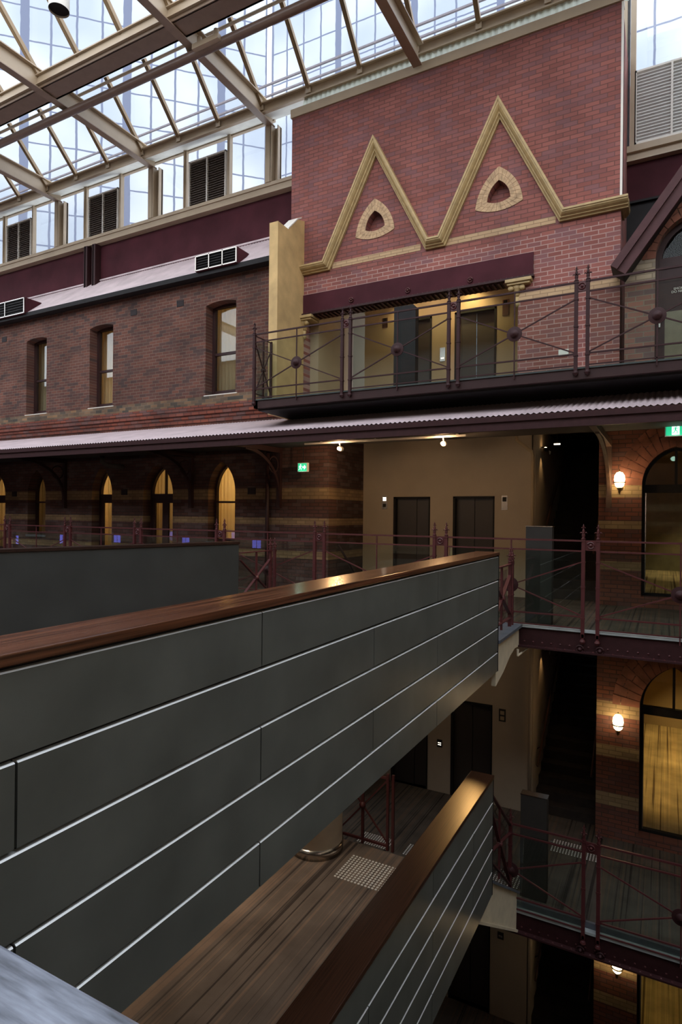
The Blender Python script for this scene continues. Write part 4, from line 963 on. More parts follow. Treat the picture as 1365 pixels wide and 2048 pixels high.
# small spots beside the stair
for z, tg, lab in ((2.92, 900, 'small clamp spotlight on the cream wall above the middle stair'), (-1.25, 1300, 'small clamp spotlight on the cream wall above the low stair')):
    c = at(1090, tg, X=XLR+.12); y = c.y; z = c.z
    t = thing('spotlight', lab, 'spotlight', (XLR+.1, y, z)); mb = MB(); mb.lathe((XLR+.14, y, z), [(.03, .05), (.04, 0), (.02, -.03)], 10); mb.tube([(XLR+.05, y, z+.05), (XLR+.14, y, z+.05)], .01, 6); mb.build('head', 'black', t)
    MB().lathe((XLR+.14, y, z+.05), [(.022, 0), (.02, .006), (.0, .008)], 10).build('lit_lens', 'bulb', t)
    mb = MB(); mb.ring((XLR+.22, y+.05, z-.02), .07, .006, axis='x', a0=PI, a1=2*PI); mb.build('cable', 'whitepaint', t)
    lamp('stair_light', 'SPOT', (XLR+.16, y-.02, z-.06), 5, (1, .6, .25), .03, (XLR+.05, y, z-1.2), 80, .9)
c = at(1115, 888, Y=YL+.3); t = thing('strip_light', 'short warm strip light hanging above the middle stair', 'light', (c.x, c.y, c.z)); MB().box(c.x-.06, c.x+.06, c.y-.02, c.y+.02, c.z-.015, c.z+.01).build('lit_tube', 'button', t)
mb = MB(); mb.tube([(c.x, c.y, c.z), (c.x, c.y, 3.5)], .006, 6); mb.build('wire', 'black', t)
# upper lobby downlights
for px, py, e in ((800, 608, 26), (935, 590, 60)):
    c = at(px, py, Y=YL-.35); t = thing('downlight', 'recessed downlight over the %s upper lift door' % ('left' if px < 850 else 'right'), 'light', (c.x, YL-.35, 6.69))
    MB().lathe((c.x, YL-.35, 6.69), [(.05, 0), (.045, .008)], 14).build('lit_disc', 'button', t)
    lamp('lobby_light', 'SPOT', (c.x, YL-.35, 6.66), e, (1, .72, .30), .05, (c.x, YL-.2, 5.2), 115, .9)
lamp('lobby_fill', 'POINT', (-4.5, 12.0, 6.3), 14, (1, .75, .45), .2)
# under-gallery spot that gilds the lower timber cap
t = thing('spotlight', 'small black spotlight under the middle gallery aimed at the lower timber cap', 'spotlight', (-2.6, 9.3, -.5))
mb = MB(); mb.lathe((-2.6, 9.3, -.46), [(.03, .1), (.04, 0), (.035, -.04)], 12); mb.build('head', 'black', t)
lamp('cap_light', 'SPOT', (-2.6, 9.28, -.52), 70, (1, .55, .18), .03, (-2.12, 6.95, -1.78), 26, .8)
for i, (x, y, e) in enumerate(((-4.9, 5.6, 130), (-4.9, 2.2, 120), (-3.6, 7.0, 45))):  # unseen downlights added to brighten the lower bridge and column
    t = thing('downlight', ['round downlight under the wide bridge in front of the pale column', 'round downlight under the near end of the wide bridge', 'round downlight under the far end of the wide bridge'][i], 'light', (x, y, -.37))
    MB().lathe((x, y, -.372), [(.06, 0), (.055, .008)], 14).build('lit_disc', 'button', t)
    lamp('bridge_light', 'SPOT', (x, y, -.40), e, (1, .84, .66), .25, (x, y, -3), 140, 1)
for x in (-16, -9, -2, 4):  # bare point lights added behind the viewer as general fill
    lamp('opposite_gallery_light', 'POINT', (x, -1.6, 2.6), 60, (1, .86, .68), .3)
lamp('gallery_low_fill', 'POINT', (-4.2, 11.2, -.9), 7, (1, .7, .42), .2)

# exit signs
def exit_sign(px0, px1, py0, py1, yy, lab, arrow):
    a, b_ = at(px0, py0, Y=yy), at(px1, py1, Y=yy); x0, x1, z0, z1 = a.x, b_.x, b_.z, a.z; w, h = x1-x0, z1-z0
    t = thing('exit_sign', lab, 'exit sign', ((x0+x1)/2, yy, z0))
    mb = MB(); mb.box(x0-.015, x1+.015, yy, yy+.07, z0-.012, z1+.012); mb.build('casing', 'whitepaint', t)
    mb = MB(); mb.box(x0, x1, yy-.006, yy, z0, z1); mb.build('green_face', 'exit_green', t)
    c = x0+w*(.28 if arrow else .5); s = h*.92; pz = z0+h*.04; F = lambda u, v: (c+(u-.5)*s*.8, yy-.009, pz+v*s)
    if not arrow:
        mb = MB(); mb.box(c-.42*s*.8-.0, c+.42*s*.8, yy-.008, yy-.006, pz, pz+s); mb.build('white_field', 'exit_white', t); fm = 'exit_green'; o_ = -.003
    else: fm = 'exit_white'; o_ = 0
    mb = MB(); G = lambda u, v: (F(u, v)[0], yy-.009+o_, F(u, v)[2])
    mb.lathe(G(.56, .86), [(.08*s, 0), (.08*s, -.002)], 12, 'y')
    for p, q, ww in (((.52, .74), (.46, .46), .15), ((.50, .70), (.72, .60), .06), ((.72, .60), (.82, .70), .05), ((.48, .72), (.28, .62), .06), ((.28, .62), (.24, .46), .05), ((.48, .46), (.68, .34), .09), ((.68, .34), (.66, .10), .07), ((.45, .46), (.34, .24), .09), ((.34, .24), (.12, .16), .07)):
        mb.bar(G(*p), G(*q), ww*s*.8, .002, up=(0, 1, 0))
    mb.build('running_figure', fm, t)
    if arrow:
        ax = x0+w*.62; mb = MB(); zc = (z0+z1)/2
        mb.box(ax-.02, ax+w*.16, yy-.010, yy-.007, zc-h*.1, zc+h*.1); mb.prism([(ax+w*.12, yy-.010, zc-h*.32), (ax+w*.33, yy-.010, zc), (ax+w*.12, yy-.010, zc+h*.32)], (0, .003, 0)); mb.build('arrow', 'exit_white', t)
    mb = MB(); mb.tube([((x0+x1)/2, yy+.035, z1), ((x0+x1)/2, yy+.035, 3.1)], .008, 6); mb.build('hanger', 'black', t)
    lamp('sign_light', 'POINT', ((x0+x1)/2, yy-.12, z0-.05), .5, (.6, 1, .8), .05)
exit_sign(597, 613.5, 927, 942, YW-.25, 'green exit sign with a right arrow at the left gallery corner', True)
exit_sign(1333, 1372, 849.5, 869.5, 10.9, 'green running-man exit sign above the right arched door', False)

# ================================================================== CLERESTORY AND ROOF
cols = [-8.37+3.82*k for k in range(-4, 1)]
for i, x in enumerate(cols):
    r = sroot('clerestory_column', (x, YC-.2, 9.52))
    mb = MB(); mb.box(x-.12, x+.02, YC-.22, YC-.12, 9.52, 10.86); mb.build('column_face', 'beige_steel', r)
    mb = MB(); mb.box(x+.04, x+.06, YC-.22, YC+.02, 9.52, 10.86); mb.box(x+.02, x+.19, YC-.04, YC+.02, 9.52, 10.86); mb.box(x+.17, x+.19, YC-.14, YC, 9.52, 10.86); mb.build('channel', 'beige_steel', r)
def clere(x0, x1, idx, lab):
    r = sroot('window_%d' % (20+idx), (x0, YC, 9.52)); zt_ = 11.1
    sx = [x0+.2, x0+1.23, x0+1.33, x0+2.42, x0+2.58, x1-.12]
    a, b_, c, d = at(382, 420, Y=YC), at(456, 400, Y=YC), None, None
    off = x0-cols[-2]
    lx0, lx1 = a.x+off, b_.x+off
    mb = MB()
    for x in (lx0-.12, lx1+.06): mb.box(x-.03, x+.03, YC-.08, YC, 9.52, zt_)
    mb.box(lx0+.0-.16, lx0-.14, YC-.12, YC, 9.52, zt_); mb.box(lx1+.12, lx1+.14, YC-.12, YC, 9.52, zt_)
    mb.build('mullion', 'beige_steel', r)
    mb = MB(); mb.box(x0, x1, YC-.04, YC+.04, zt_-.03, zt_+.03); mb.build('window_head', 'beige_steel', r)
    mb = MB(); mb.box(x0, x1, YC+.01, YC+.016, 9.52, zt_); mb.build('pane', 'sky_glass', r)
    return lx0, lx1
vents = []
for i in range(len(cols)-1): vents.append(clere(cols[i], cols[i+1], i, ''))
clere_last = MB().box(cols[-1], -7.2, YC+.01, YC+.016, 9.52, 11.1).build('window_30', 'sky_glass'); clere_last['kind'] = 'structure'
def louvre(x0, x1, z0, z1, y, lab, mat='louvre', fmat='whitepaint', ang=.6):
    t = thing('louvre_vent', lab, 'louvre vent', (x0, y, z0)); xm = (x0+x1)/2; f_ = .035
    mb = MB(); mb.box(x0, x1, y-.05, y+.04, z0, z0+f_); mb.box(x0, x1, y-.05, y+.04, z1-f_, z1); mb.box(x0, x0+f_, y-.05, y+.04, z0, z1); mb.box(x1-f_, x1, y-.05, y+.04, z0, z1); mb.box(xm-f_/2, xm+f_/2, y-.055, y+.03, z0, z1); mb.build('frame', fmat, t)
    for a, b_ in ((x0+f_, xm-f_/2), (xm+f_/2, x1-f_)):
        mb = MB(); n_ = int((z1-z0)/.062)
        for k in range(n_):
            z = z0+f_+(z1-z0-2*f_)*k/n_; mb.hexa([(a, y-.04, z), (b_, y-.04, z), (b_, y+.0, z+.03), (a, y+.0, z+.03)], [(a, y-.04, z+.006), (b_, y-.04, z+.006), (b_, y+.0, z+.036), (a, y+.0, z+.036)])
        mb.box(a, b_, y+.005, y+.015, z0+f_, z1-f_)
        mb.build('louvre_blades', mat, t)
labs = ['dark louvred vent of the bay beyond the left edge', 'dark louvred vent at the far left of the clerestory', 'dark louvred vent in the middle clerestory bay', 'largest dark louvred vent, beside the window next to the brick tower']
for (a, b_), lab in zip(vents, labs): louvre(a, b_, 9.53, 10.74, YC-.05, lab)

XS0, XS1 = cols[0]-4, 7
# soffit between eave channel and window head
sk = sroot('skylight', (0, 11.45, 11.0))
mb = MB(); mb.box(XS0, XS1, 11.41, 11.49, 10.92, 10.95); mb.box(XS0, XS1, 11.45, 11.49, 10.95, 11.12); mb.box(XS0, XS1, 11.38, 11.49, 11.12, 11.15); mb.build('eave_channel', 'beige_steel', sk)
mb = MB(); mb.hexa([(XS0, 11.49, 10.95), (-7.0, 11.49, 10.95), (-7.0, 12.02, 11.12), (XS0, 12.02, 11.12)], [(XS0, 11.49, 10.97), (-7.0, 11.49, 10.97), (-7.0, 12.02, 11.14), (XS0, 12.02, 11.14)]); mb.build('eave_soffit', 'white_steel', sk)
o = corr(-7.2, XS1, 11.30, 10.42, 11.47, 10.93, per=.12, amp=.01).build('corrugated_infill', plain('pale_translucent_sheet', (.62, .68, .60), .5), sk, fix=False)
PIT = 1.0
bx = []
x = cols[-1]+.02
while x > XS0: bx.append(x); x -= 3.82/3
x = cols[-1]+.02+3.82/3
while x < XS1: bx.append(x); x += 3.82/3
for x in bx:
    for (ya, za, yb) in ((11.42, 11.12, 10.25), (8.48, 11.16, 4.2)):
        zb = za+(ya-yb)*PIT; mb = MB(); mb.bar((x, ya, za), (x, yb, zb), .09, .09, up=(1, 0, 0)); mb.bar((x, ya, za-.055), (x, yb, zb-.055), .025, .03, up=(1, 0, 0)); mb.build('glazing_bar', 'beige_bar', sk) if 'beige_bar' in M else mb.build('glazing_bar', 'beige_steel', sk)
        mb = MB(); mb.box(x-.06, x+.06, ya-.02, ya+.01, za-.14, za-.02); mb.build('bar_shoe', 'beige_steel', sk)
for (ya, za, yb) in ((11.42, 11.15, 10.25), (8.48, 11.19, 4.2)):
    zb = za+(ya-yb)*PIT
    mb = MB(); mb.quad((XS0, ya, za), (XS1, ya, za), (XS1, yb, zb), (XS0, yb, zb)); mb.build('glass_slope', 'sky_glass', sk, fix=False)
mb = MB(); mb.tube([(XS0, 10.28, 12.17), (XS1, 10.28, 12.17)], .035, 8); mb.build('ridge_tube', 'beige_steel', sk)
mb = MB(); mb.hexa([(XS0, 10.22, 12.30), (XS1, 10.22, 12.30), (XS1, 8.75, 11.30), (XS0, 8.75, 11.30)], [(XS0, 10.22, 12.33), (XS1, 10.22, 12.33), (XS1, 8.75, 11.33), (XS0, 8.75, 11.33)]); mb.build('valley_sheet', 'white_steel', sk)
# upper beam (gutter) between slopes
mb = MB(); mb.box(XS0, XS1, 8.50, 8.90, 10.90, 10.94); mb.box(XS0, XS1, 8.86, 8.90, 10.9, 11.3); mb.box(XS0, XS1, 8.48, 8.52, 10.9, 11.14)
mb.build('valley_beam', 'beige_brown', sk) if 'beige_brown' in M else mb.build('valley_beam', 'beam_brown', sk) if 'beam_brown' in M else mb.build('valley_beam', plain('brown_beige_steel', (.24, .17, .12), .4, var=.06), sk)
mb = MB(); mb.box(XS0, XS1, 8.42, 8.48, 10.96, 10.985); mb.box(XS0, XS1, 8.45, 8.49, 10.98, 11.15); mb.box(XS0, XS1, 8.40, 8.49, 11.14, 11.165); mb.build('upper_eave_channel', 'beige_steel', sk)
# other side of the roof over the viewer
mb = MB(); mb.quad((XS0, 4.2, 15.45), (XS1, 4.2, 15.45), (XS1, -3, 9.5), (XS0, -3, 9.5)); mb.build('glass_slope', 'sky_glass', sk, fix=False)
for x in cols+[-4.31, -.45]:
    ye = 12.0 if x < -7.5 else YW+.02
    r = sroot('tie_beam', (x, ye, 10.9)); zb = 10.86 if x < -7.5 else 10.33
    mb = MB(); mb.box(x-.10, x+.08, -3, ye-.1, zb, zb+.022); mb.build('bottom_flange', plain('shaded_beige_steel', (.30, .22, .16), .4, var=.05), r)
    mb = MB(); mb.box(x-.02, x+.0, -3, ye-.1, zb+.02, zb+.40); mb.build('web', 'beige_steel', r)
    mb = MB(); mb.box(x-.10, x+.10, -3, ye-.1, zb+.40, zb+.425); mb.build('top_flange', 'beige_steel', r)
# long brown tube
zp = 10.76; q = at(280, 160, Z=zp)
mb = MB(); mb.tube([(XS0, q.y, zp), (XS1, q.y, zp)], .085, 16); o = mb.build('brown_tube', 'brownpipe', None, smooth=True); o['kind'] = 'structure'
# conduit boxes
c = at(415, 75, Z=10.86); t = thing('conduit_box', 'beige conduit box fixed under the roof valley beam by the tie beam', 'conduit box', (c.x, c.y, 10.8))
mb = MB(); mb.box(c.x-.35, c.x+.30, c.y-.05, c.y+.05, 10.72, 10.82); mb.build('trunking', 'beige_steel', t)
for dx in (-.2, .22): MB().tube([(c.x+dx, c.y, 10.82), (c.x+dx, c.y, 10.93)], .05, 12).build('collar', 'beige_steel', t)
# hanging downlight at the top left
c = at(118, 21, Z=9.6); t = thing('pendant_downlight', 'white cylinder downlight hanging at the top left of the glass roof', 'pendant light', (c.x, c.y, 9.6)); R_ = .155
mb = MB(); mb.lathe((c.x, c.y, 9.6), [(R_, 0), (R_, .45), (R_*.3, .52)], 28); mb.f.pop(-2); mb.build('can', 'whitepaint', t, smooth=True, fix=False)
MB().lathe((c.x, c.y, 9.63), [(R_*.96, 0), (R_*.6, .10)], 28).build('dark_reflector', 'black', t)
mb = MB(); mb.tube([(c.x, c.y, 10.1), (c.x, c.y, 11.5)], .012, 6); mb.build('rod', 'whitepaint', t)
# roof cowls on the strip roof
def cowl(px0, px1, py0t, py0b, py1t, py1b, lab):
    y = 10.72; a, b_, c = at(px0, py0t, Y=y), at(px0, py0b, Y=y), at(px1, py1t, Y=y)
    x0, x1, z0, z1 = a.x, c.x, b_.z, a.z
    t = thing('roof_vent', lab, 'roof vent', (x0, y, z0))
    zr = lambda yy: 7.27+(yy-10.83)*(1.0/1.17)
    yb = 10.83+(z1-.02-7.27)*1.17
    mb = MB(); mb.prism([(x1-.012, y, z0), (x1-.012, y, z1), (x1-.012, yb, z1), (x1-.012, 10.86, z0-.01)], (.012, 0, 0)); mb.prism([(x0, y, z0), (x0, y, z1), (x0, yb, z1), (x0, 10.86, z0-.01)], (.012, 0, 0)); mb.box(x0, x1, y, yb, z1, z1+.012); mb.box(x0, x1, y, 10.9, z0-.012, z0); mb.build('hood', 'maroon_wall', t)
    mb = MB(); w = (x1-x0)/3
    for k in range(4): mb.box(x0+w*k-.012, x0+w*k+.012, y-.012, y+.01, z0, z1)
    mb.box(x0, x1, y-.012, y+.01, z0, z0+.022); mb.box(x0, x1, y-.012, y+.01, z1-.022, z1); mb.build('frame', 'chrome', t)
    mb = MB(); mb.box(x0, x1, y+.03, y+.04, z0, z1)
    for k in range(6): z = z0+(z1-z0)*(k+.5)/6; mb.box(x0, x1, y, y+.03, z-.006, z+.006)
    mb.build('dark_grille', 'black', t)
cowl(392, 473, 513, 543, 493, 522, 'maroon hooded roof vent on the strip roof near the ochre wall end')
cowl(-60, 48, 622, 651, 598, 624, 'maroon hooded roof vent on the strip roof at the left edge')

# ================================================================== UPPER RIGHT: gable wall
YG = 10.97
gx0 = at(1250, 640, Y=YG).x; dx0 = at(1311, 600, Y=YG).x; spz = 5.83; apz = 6.47; dx1 = dx0+1.18
barU = [at(1222, 531, Y=10.5), at(1365, 329, Y=10.5)]; barL = [at(1248, 550, Y=10.5), at(1365, 372, Y=10.5)]
sl = (barU[1].z-barU[0].z)/(barU[1].x-barU[0].x)
zg = lambda x: barU[0].z+(x-barU[0].x)*sl-.10
wall('wall_gable_right', [(gx0, ZU), (6, ZU), (6, zg(6) if zg(6) < 10 else 10), (gx0+ (10-zg(gx0))/sl, 10), (gx0, zg(gx0))], [gothic(dx0, dx1, ZU+.01, spz, apz, 12)], YG, .35, 'gable')
arch_ring((dx0, dx1, spz, apz), .19, 8, 'pale and red brick arch over the upper right doorway', y=YG)
mb = MB(); mb.box(dx0-.06, dx1+.06, YG+.6, YG+.7, ZU, 6.6); mb.box(dx0-.06, dx1+.06, YG+.36, YG+.7, 6.52, 6.6); mb.box(dx0-.1, dx0-.06, YG+.36, YG+.7, ZU, 6.6); mb.box(dx1+.06, dx1+.1, YG+.36, YG+.7, ZU, 6.6); struct('wall_behind_gable', mb, 'black')
bb = thing('barge_board', 'maroon sloping barge board over the upper right arched doorway', 'barge board', (barU[0].x, 10.5, barU[0].z))
a, b_ = barU[0], barU[0]+Vector((6, 0, 6*sl)); n_ = Vector((sl, 0, -1)).normalized()*.26
mb = MB(); mb.hexa([a, a+n_*.45, a+n_*.45+Vector((0, .05, 0)), a+Vector((0, .05, 0))], [b_, b_+n_*.45, b_+n_*.45+Vector((0, .05, 0)), b_+Vector((0, .05, 0))]); mb.build('face_board', 'barge', bb)
a2, b2_ = a+n_*.45+Vector((0, .05, 0)), b_+n_*.45+Vector((0, .05, 0))
mb = MB(); mb.hexa([a2, a2+n_*.55, a2+n_*.55+Vector((0, .06, 0)), a2+Vector((0, .06, 0))], [b2_, b2_+n_*.55, b2_+n_*.55+Vector((0, .06, 0)), b2_+Vector((0, .06, 0))]); mb.build('lower_board', 'barge', bb)
mb = MB(); mb.hexa([a+Vector((0, .05, 0)), a+n_*.9+Vector((0, .1, 0)), a+n_*.9+Vector((0, .47, 0)), a+Vector((0, .47, 0))], [b_+Vector((0, .05, 0)), b_+n_*.2+Vector((0, .1, 0)), b_+n_*.2+Vector((0, .47, 0)), b_+Vector((0, .47, 0))]); mb.build('soffit', 'black', bb)
r = sroot('door_40', (dx0, YG+.15, ZU)); y = YG+.16; lp = gothic(dx0, dx1, ZU, spz, apz, 12); il = inset_loop(lp, .09)
framebars(MB(), lp, il, y, y+.12).build('door_frame', 'darkframe', r)
ztr = at(1330, 517, Y=y).z
mb = MB(); mb.box(dx0+.05, dx1-.05, y-.01, y+.1, ztr-.16, ztr); mb.build('transom', 'darkframe', r)
mb = MB(); mb.prism([(u, y+.06, max(z, ztr-.02)) for u, z in il], (0, .004, 0)); mb.build('fanlight', 'dim_glass', r)
mb = MB(); mb.box(dx0+.08, dx1-.08, y+.02, y+.07, ZU, ztr-.15); mb.build('door_leaf', 'darkframe', r)
c = at(1338, 668, Y=y+.01); mb = MB(); zz_ = c.z; mb.box(dx0+.14, dx1-.14, y+.012, y+.022, ZU+.35, ZU+1.15); mb.build('lower_panel', plain('olive_glass_panel', (.16, .14, .09), .3), r)
mb = MB(); q = at(1320, 648, Y=y); mb.box(q.x-.012, q.x+.012, y-.03, y+.02, q.z-.06, q.z+.06); mb.build('handle', 'chrome', r)
def text(s_, px, py, yy, size, mat, label):
    cu = bpy.data.curves.new('door_notice', 'FONT'); cu.body = s_; cu.size = size; cu.extrude = .0015; cu.align_x = 'LEFT'
    o = bpy.data.objects.new('door_lettering', cu); COL.objects.link(o); p = at(px, py, Y=yy); o.location = (p.x, yy, p.z); o.rotation_euler = (PI/2, 0, 0); cu.materials.append(M[mat]); o.parent = None
    bpy.context.view_layer.update(); dg = bpy.context.evaluated_depsgraph_get(); me = bpy.data.meshes.new_from_object(o.evaluated_get(dg)); o2 = bpy.data.objects.new('lettering', me); COL.objects.link(o2); o2.parent = r; o2.location = o.location-r.location; o2.rotation_euler = o.rotation_euler
    bpy.data.objects.remove(o)
text('SMOKE DOOR', 1348, 580, y+.008, .052, 'whitepaint', ''); text('DO NOT AC', 1343.5, 586.5, y+.008, .052, 'whitepaint', '')
# right clerestory beyond the gable
YQ = 12.6; zq = at(1300, 289, Y=YQ).z
mb = MB(); zb = at(1300, 318, Y=YQ).z; mb.box(-.72, 7, YQ-.12, YQ+.1, zq-.12, zq); mb.box(-.72, 7, YQ-.05, YQ+.1, zb, zq-.12); mb.box(-.72, 7, YQ-.14, YQ+.1, zb-.03, zb); struct('trim_12', mb, 'beige_steel')
mb = MB(); z3 = at(1280, 400, Y=YQ).z; mb.box(-.72, 7, YQ, YQ+.1, z3, zb-.03); struct('wall_upstand_right', mb, 'maroon_wall')
mb = MB(); mb.box(-.72, 7, YQ+.05, YQ+.1, ZU, z3); mb.box(-.72, 7, YQ-.02, YQ+.05, z3-.04, z3); struct('wall_back_right', mb, 'black')
r = sroot('clerestory_column', (-.6, YQ, zq))
for px0, px1, dy in ((1246, 1255, .0), (1255, 1261, .08), (1261, 1273, 0)):
    a, b_ = at(px0, 200, Y=YQ-.1+dy), at(px1, 200, Y=YQ-.1+dy); mb = MB(); mb.box(a.x, b_.x-.004, YQ-.1+dy, YQ, zq, 13); mb.build('column_face', 'beige_steel' if dy == 0 else 'slate', r)
a, b_ = at(1271, 148, Y=YQ-.05), at(1271, 283, Y=YQ-.05); b3 = at(1345, 200, Y=YQ-.05)
louvre(a.x, a.x+2*(b3.x-a.x), zq+.01, at(1300, 137, Y=YQ-.05).z, YQ-.05, 'pale louvred vent in the glare right of the brick tower', mat='louv_pale' if 'louv_pale' in M else 'slate')
mb = MB(); mb.box(-.4, 7, YQ+.02, YQ+.03, zq, 13); w_ = mb.build('window_31', 'sky_glass'); w_['kind'] = 'structure'

# ================================================================== NEAR GALLERY, ENCLOSURE
mb = MB(); mb.box(-9, 7, -2.3, .35, -.3, 0); struct('floor_near', mb, 'carpet_dark')
t = thing('parapet', 'blurred blue-grey parapet cap cutting the bottom left corner', 'parapet', (-2, .3, 0))
ye = at(60, 1918, Z=1.10).y
mb = MB(); mb.box(-6, 5.5, ye-.40, ye, 1.06, 1.10); mb.build('cap', 'grey_cap', t, bevel=.006)
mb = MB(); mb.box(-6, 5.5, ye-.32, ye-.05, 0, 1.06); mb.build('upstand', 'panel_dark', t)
NB = 'near_wall'
M[NB] = brick('opposite_brick', (.2, .09, .06), (.14, .07, .05), (.1, .07, .05), bands=[(1.9, 2.2), (1.3, 1.5)], band_c1=(.34, .26, .15), band_c2=(.26, .19, .12))
mb = MB(); mb.box(-36, 7, -2.6, -2.3, ZB, 9.6); struct('wall_opposite', mb, NB)
mb = MB(); mb.box(-36.3, -36, -2.6, 14, ZB, 11); struct('wall_far_left', mb, 'near_wall_side' if 'near_wall_side' in M else 'oldbrick')
mb = MB(); mb.box(7, 7.3, -2.6, 20, ZB, 10.5); struct('wall_far_right', mb, 'cream')
mb = MB(); mb.box(-36, 7, -2.6, 0, ZB-.2, ZB); struct('floor_bottom_near', mb, 'carpet_dark')
mb = MB(); mb.box(-36, 7, -2.28, .3, ZL-.3, ZL); struct('floor_near_low', mb, 'carpet_dark')
mb = MB(); mb.box(-36, 7, -2.35, -2.25, .2, .75); mb.box(-36, 7, -2.35, -2.25, -1.2, -.9); struct('trim_13', mb, 'cream')
# colourful screen on the opposite side, mirrored beside the post pair
m, n, b = mk('abstract_screen'); vo = n.nodes.new('ShaderNodeTexVoronoi'); vo.inputs['Scale'].default_value = 5.5; lnk(n, objco(n), vo.inputs['Vector'])
rp = n.nodes.new('ShaderNodeValToRGB'); sx = n.nodes.new('ShaderNodeSeparateXYZ'); lnk(n, vo.outputs['Color'], sx.inputs[0]); lnk(n, sx.outputs['X'], rp.inputs['Fac']); rp.color_ramp.interpolation = 'CONSTANT'
for i_, (p_, c_) in enumerate(((0, (.75, .6, .05)), (.25, (.55, .75, .6)), (.45, (.15, .2, .5)), (.6, (.5, .6, .2)), (.8, (.8, .85, .75)))):
    e_ = rp.color_ramp.elements[0] if i_ == 0 else rp.color_ramp.elements.new(p_); e_.position = p_; e_.color = (*c_, 1)
lnk(n, rp.outputs[0], b.inputs['Emission Color']); b.inputs['Emission Strength'].default_value = 1.3; b.inputs['Base Color'].default_value = (0, 0, 0, 1)
M['screen'] = m
qa, qb = at(898, 1085, Y=2*(DG+.05)+2.25), at(962, 1125, Y=2*(DG+.05)+2.25)
t = thing('display_screen', 'yellow and green abstract screen facing the lifts, mirrored in the railing glass', 'screen', (qa.x, -2.25, qb.z))
MB().box(qa.x, qb.x, -2.29, -2.25, qb.z, qa.z).build('lit_face', 'screen', t); MB().box(qa.x-.03, qb.x+.03, -2.30, -2.27, qb.z-.03, qa.z+.03).build('bezel', 'black', t)
# blue-lit slots on the opposite side, mirrored in the railing glass
n_ = 0
for px, py in ((32, 1080), (126, 1079), (235, 1076), (372, 1079), (514, 1086)):
    q = at(px, py, Y=2*(DG+.05)+2.25)
    t = thing('lit_window', 'blue-lit slot window on the side facing the lifts, seen mirrored in the railing glass', 'window', (q.x, -2.25, q.z), 'blue-lit slots mirrored in the glass')
    for s_ in (-1, 1): MB().box(q.x+s_*.12-.10, q.x+s_*.12+.10, -2.3, -2.24, q.z-.22, q.z+.25).build('lit_pane', 'blue', t)
    MB().box(q.x-.26, q.x+.26, -2.3, -2.26, q.z-.26, q.z+.29).build('window_frame', 'black', t)

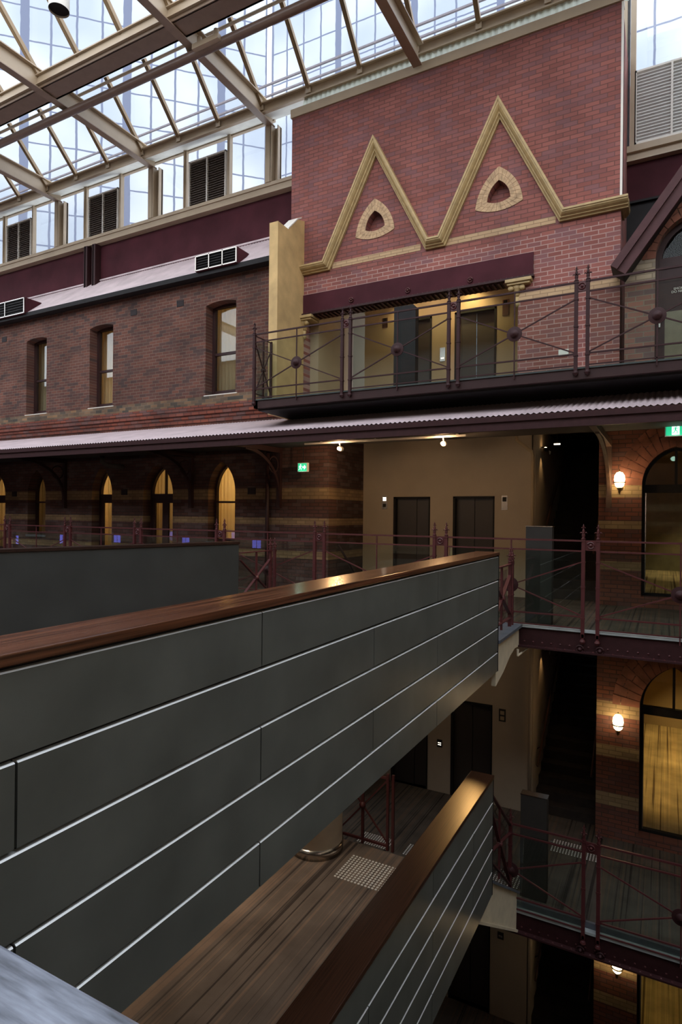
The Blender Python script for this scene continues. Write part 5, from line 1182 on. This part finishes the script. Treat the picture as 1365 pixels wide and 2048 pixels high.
# ================================================================== OUTSIDE: glass office block
def facade_mat(name, su, sv, w_u, w_v, base=(.31, .36, .43), line=(.085, .105, .17)):
    m, n, b = mk(name); t = n.nodes.new('ShaderNodeUVMap'); sp = n.nodes.new('ShaderNodeSeparateXYZ'); lnk(n, t.outputs[0], sp.inputs[0])
    nz = n.nodes.new('ShaderNodeTexNoise'); nz.inputs['Scale'].default_value = 1.2; lnk(n, t.outputs[0], nz.inputs['Vector'])
    def line_(ax, period, w, wob):
        a = n.nodes.new('ShaderNodeMath'); a.operation = 'MULTIPLY_ADD'; lnk(n, nz.outputs['Fac'], a.inputs[0]); a.inputs[1].default_value = wob; lnk(n, sp.outputs[ax], a.inputs[2])
        p_ = n.nodes.new('ShaderNodeMath'); p_.operation = 'PINGPONG'; lnk(n, a.outputs[0], p_.inputs[0]); p_.inputs[1].default_value = period/2
        l = n.nodes.new('ShaderNodeMath'); l.operation = 'LESS_THAN'; lnk(n, p_.outputs[0], l.inputs[0]); l.inputs[1].default_value = w/2; return l.outputs[0]
    L = [line_('X', su, w_u, .10), line_('Y', sv, w_v, .10), line_('X', su*4, w_u*4, .1)]
    mxx = L[0]
    for q in L[1:]:
        a = n.nodes.new('ShaderNodeMath'); a.operation = 'MAXIMUM'; lnk(n, mxx, a.inputs[0]); lnk(n, q, a.inputs[1]); mxx = a.outputs[0]
    mix = n.nodes.new('ShaderNodeMix'); mix.data_type = 'RGBA'; lnk(n, mxx, mix.inputs['Factor'])
    n2 = n.nodes.new('ShaderNodeTexNoise'); n2.inputs['Scale'].default_value = .12; lnk(n, t.outputs[0], n2.inputs['Vector'])
    rp = n.nodes.new('ShaderNodeValToRGB'); rp.color_ramp.elements[0].color = (*[x*.86 for x in base], 1); rp.color_ramp.elements[1].color = (.42, .45, .49, 1); rp.color_ramp.elements[0].position = .4; rp.color_ramp.elements[1].position = .6
    lnk(n, n2.outputs['Fac'], rp.inputs['Fac']); lnk(n, rp.outputs[0], mix.inputs['A']); mix.inputs['B'].default_value = (*line, 1)
    lnk(n, mix.outputs['Result'], b.inputs['Base Color']); b.inputs['Roughness'].default_value = .3
    return m
def facade(name, p0, dirv, length, z0, z1, mat, depth=12, label=''):
    d = Vector((dirv[0], dirv[1], 0)).normalized(); nrm = Vector((-d.y, d.x, 0))
    if nrm.y < 0: nrm = -nrm
    a = Vector((p0[0], p0[1], z0)); b_ = a+d*length; up = Vector((0, 0, z1-z0))
    mb = MB(); mb.hexa([a, b_, b_+nrm*depth, a+nrm*depth], [a+up, b_+up, b_+nrm*depth+up, a+nrm*depth+up]); o = mb.build(name, mat)
    uv = o.data.uv_layers.new(name='UVMap')
    for poly in o.data.polygons:
        for li in poly.loop_indices:
            v = o.data.vertices[o.data.loops[li].vertex_index].co-a
            uv.data[li].uv = (v.dot(d) if abs(poly.normal.dot(nrm)) > .5 else v.dot(nrm), v.z)
    tag(o, label, 'building'); return o
FM1 = facade_mat('office_curtain_wall', 1.5, 2.1, .13, .10)
crn = at(535, 100, Y=34)
facade('office_block', (crn.x-.723*75, crn.y-.691*75+0), (.723, .691), 75, -9, 95, FM1, 20, 'pale blue gridded office block seen through the left of the glass roof')
FM2 = facade_mat('office_curtain_wall_right', 1.3, 2.1, .11, .10)
facade('office_block', (crn.x+.3, crn.y+.1), (1, .02), 34, -9, 95, FM2, 20, 'pale gridded office block seen through the glass roof above the brick tower')
# roof walkway rail outside
t = thing('walkway_rail', 'thin white walkway rail running outside above the glass roof', 'railing', (0, 13, 12.6))
for z in (12.75, 13.05): mb = MB(); mb.bar((-30, 13.2, z), (7, 13.2, z), .045, .045); mb.build('rail', plain('grey_mauve_rail', (.16, .14, .16), .5), t)
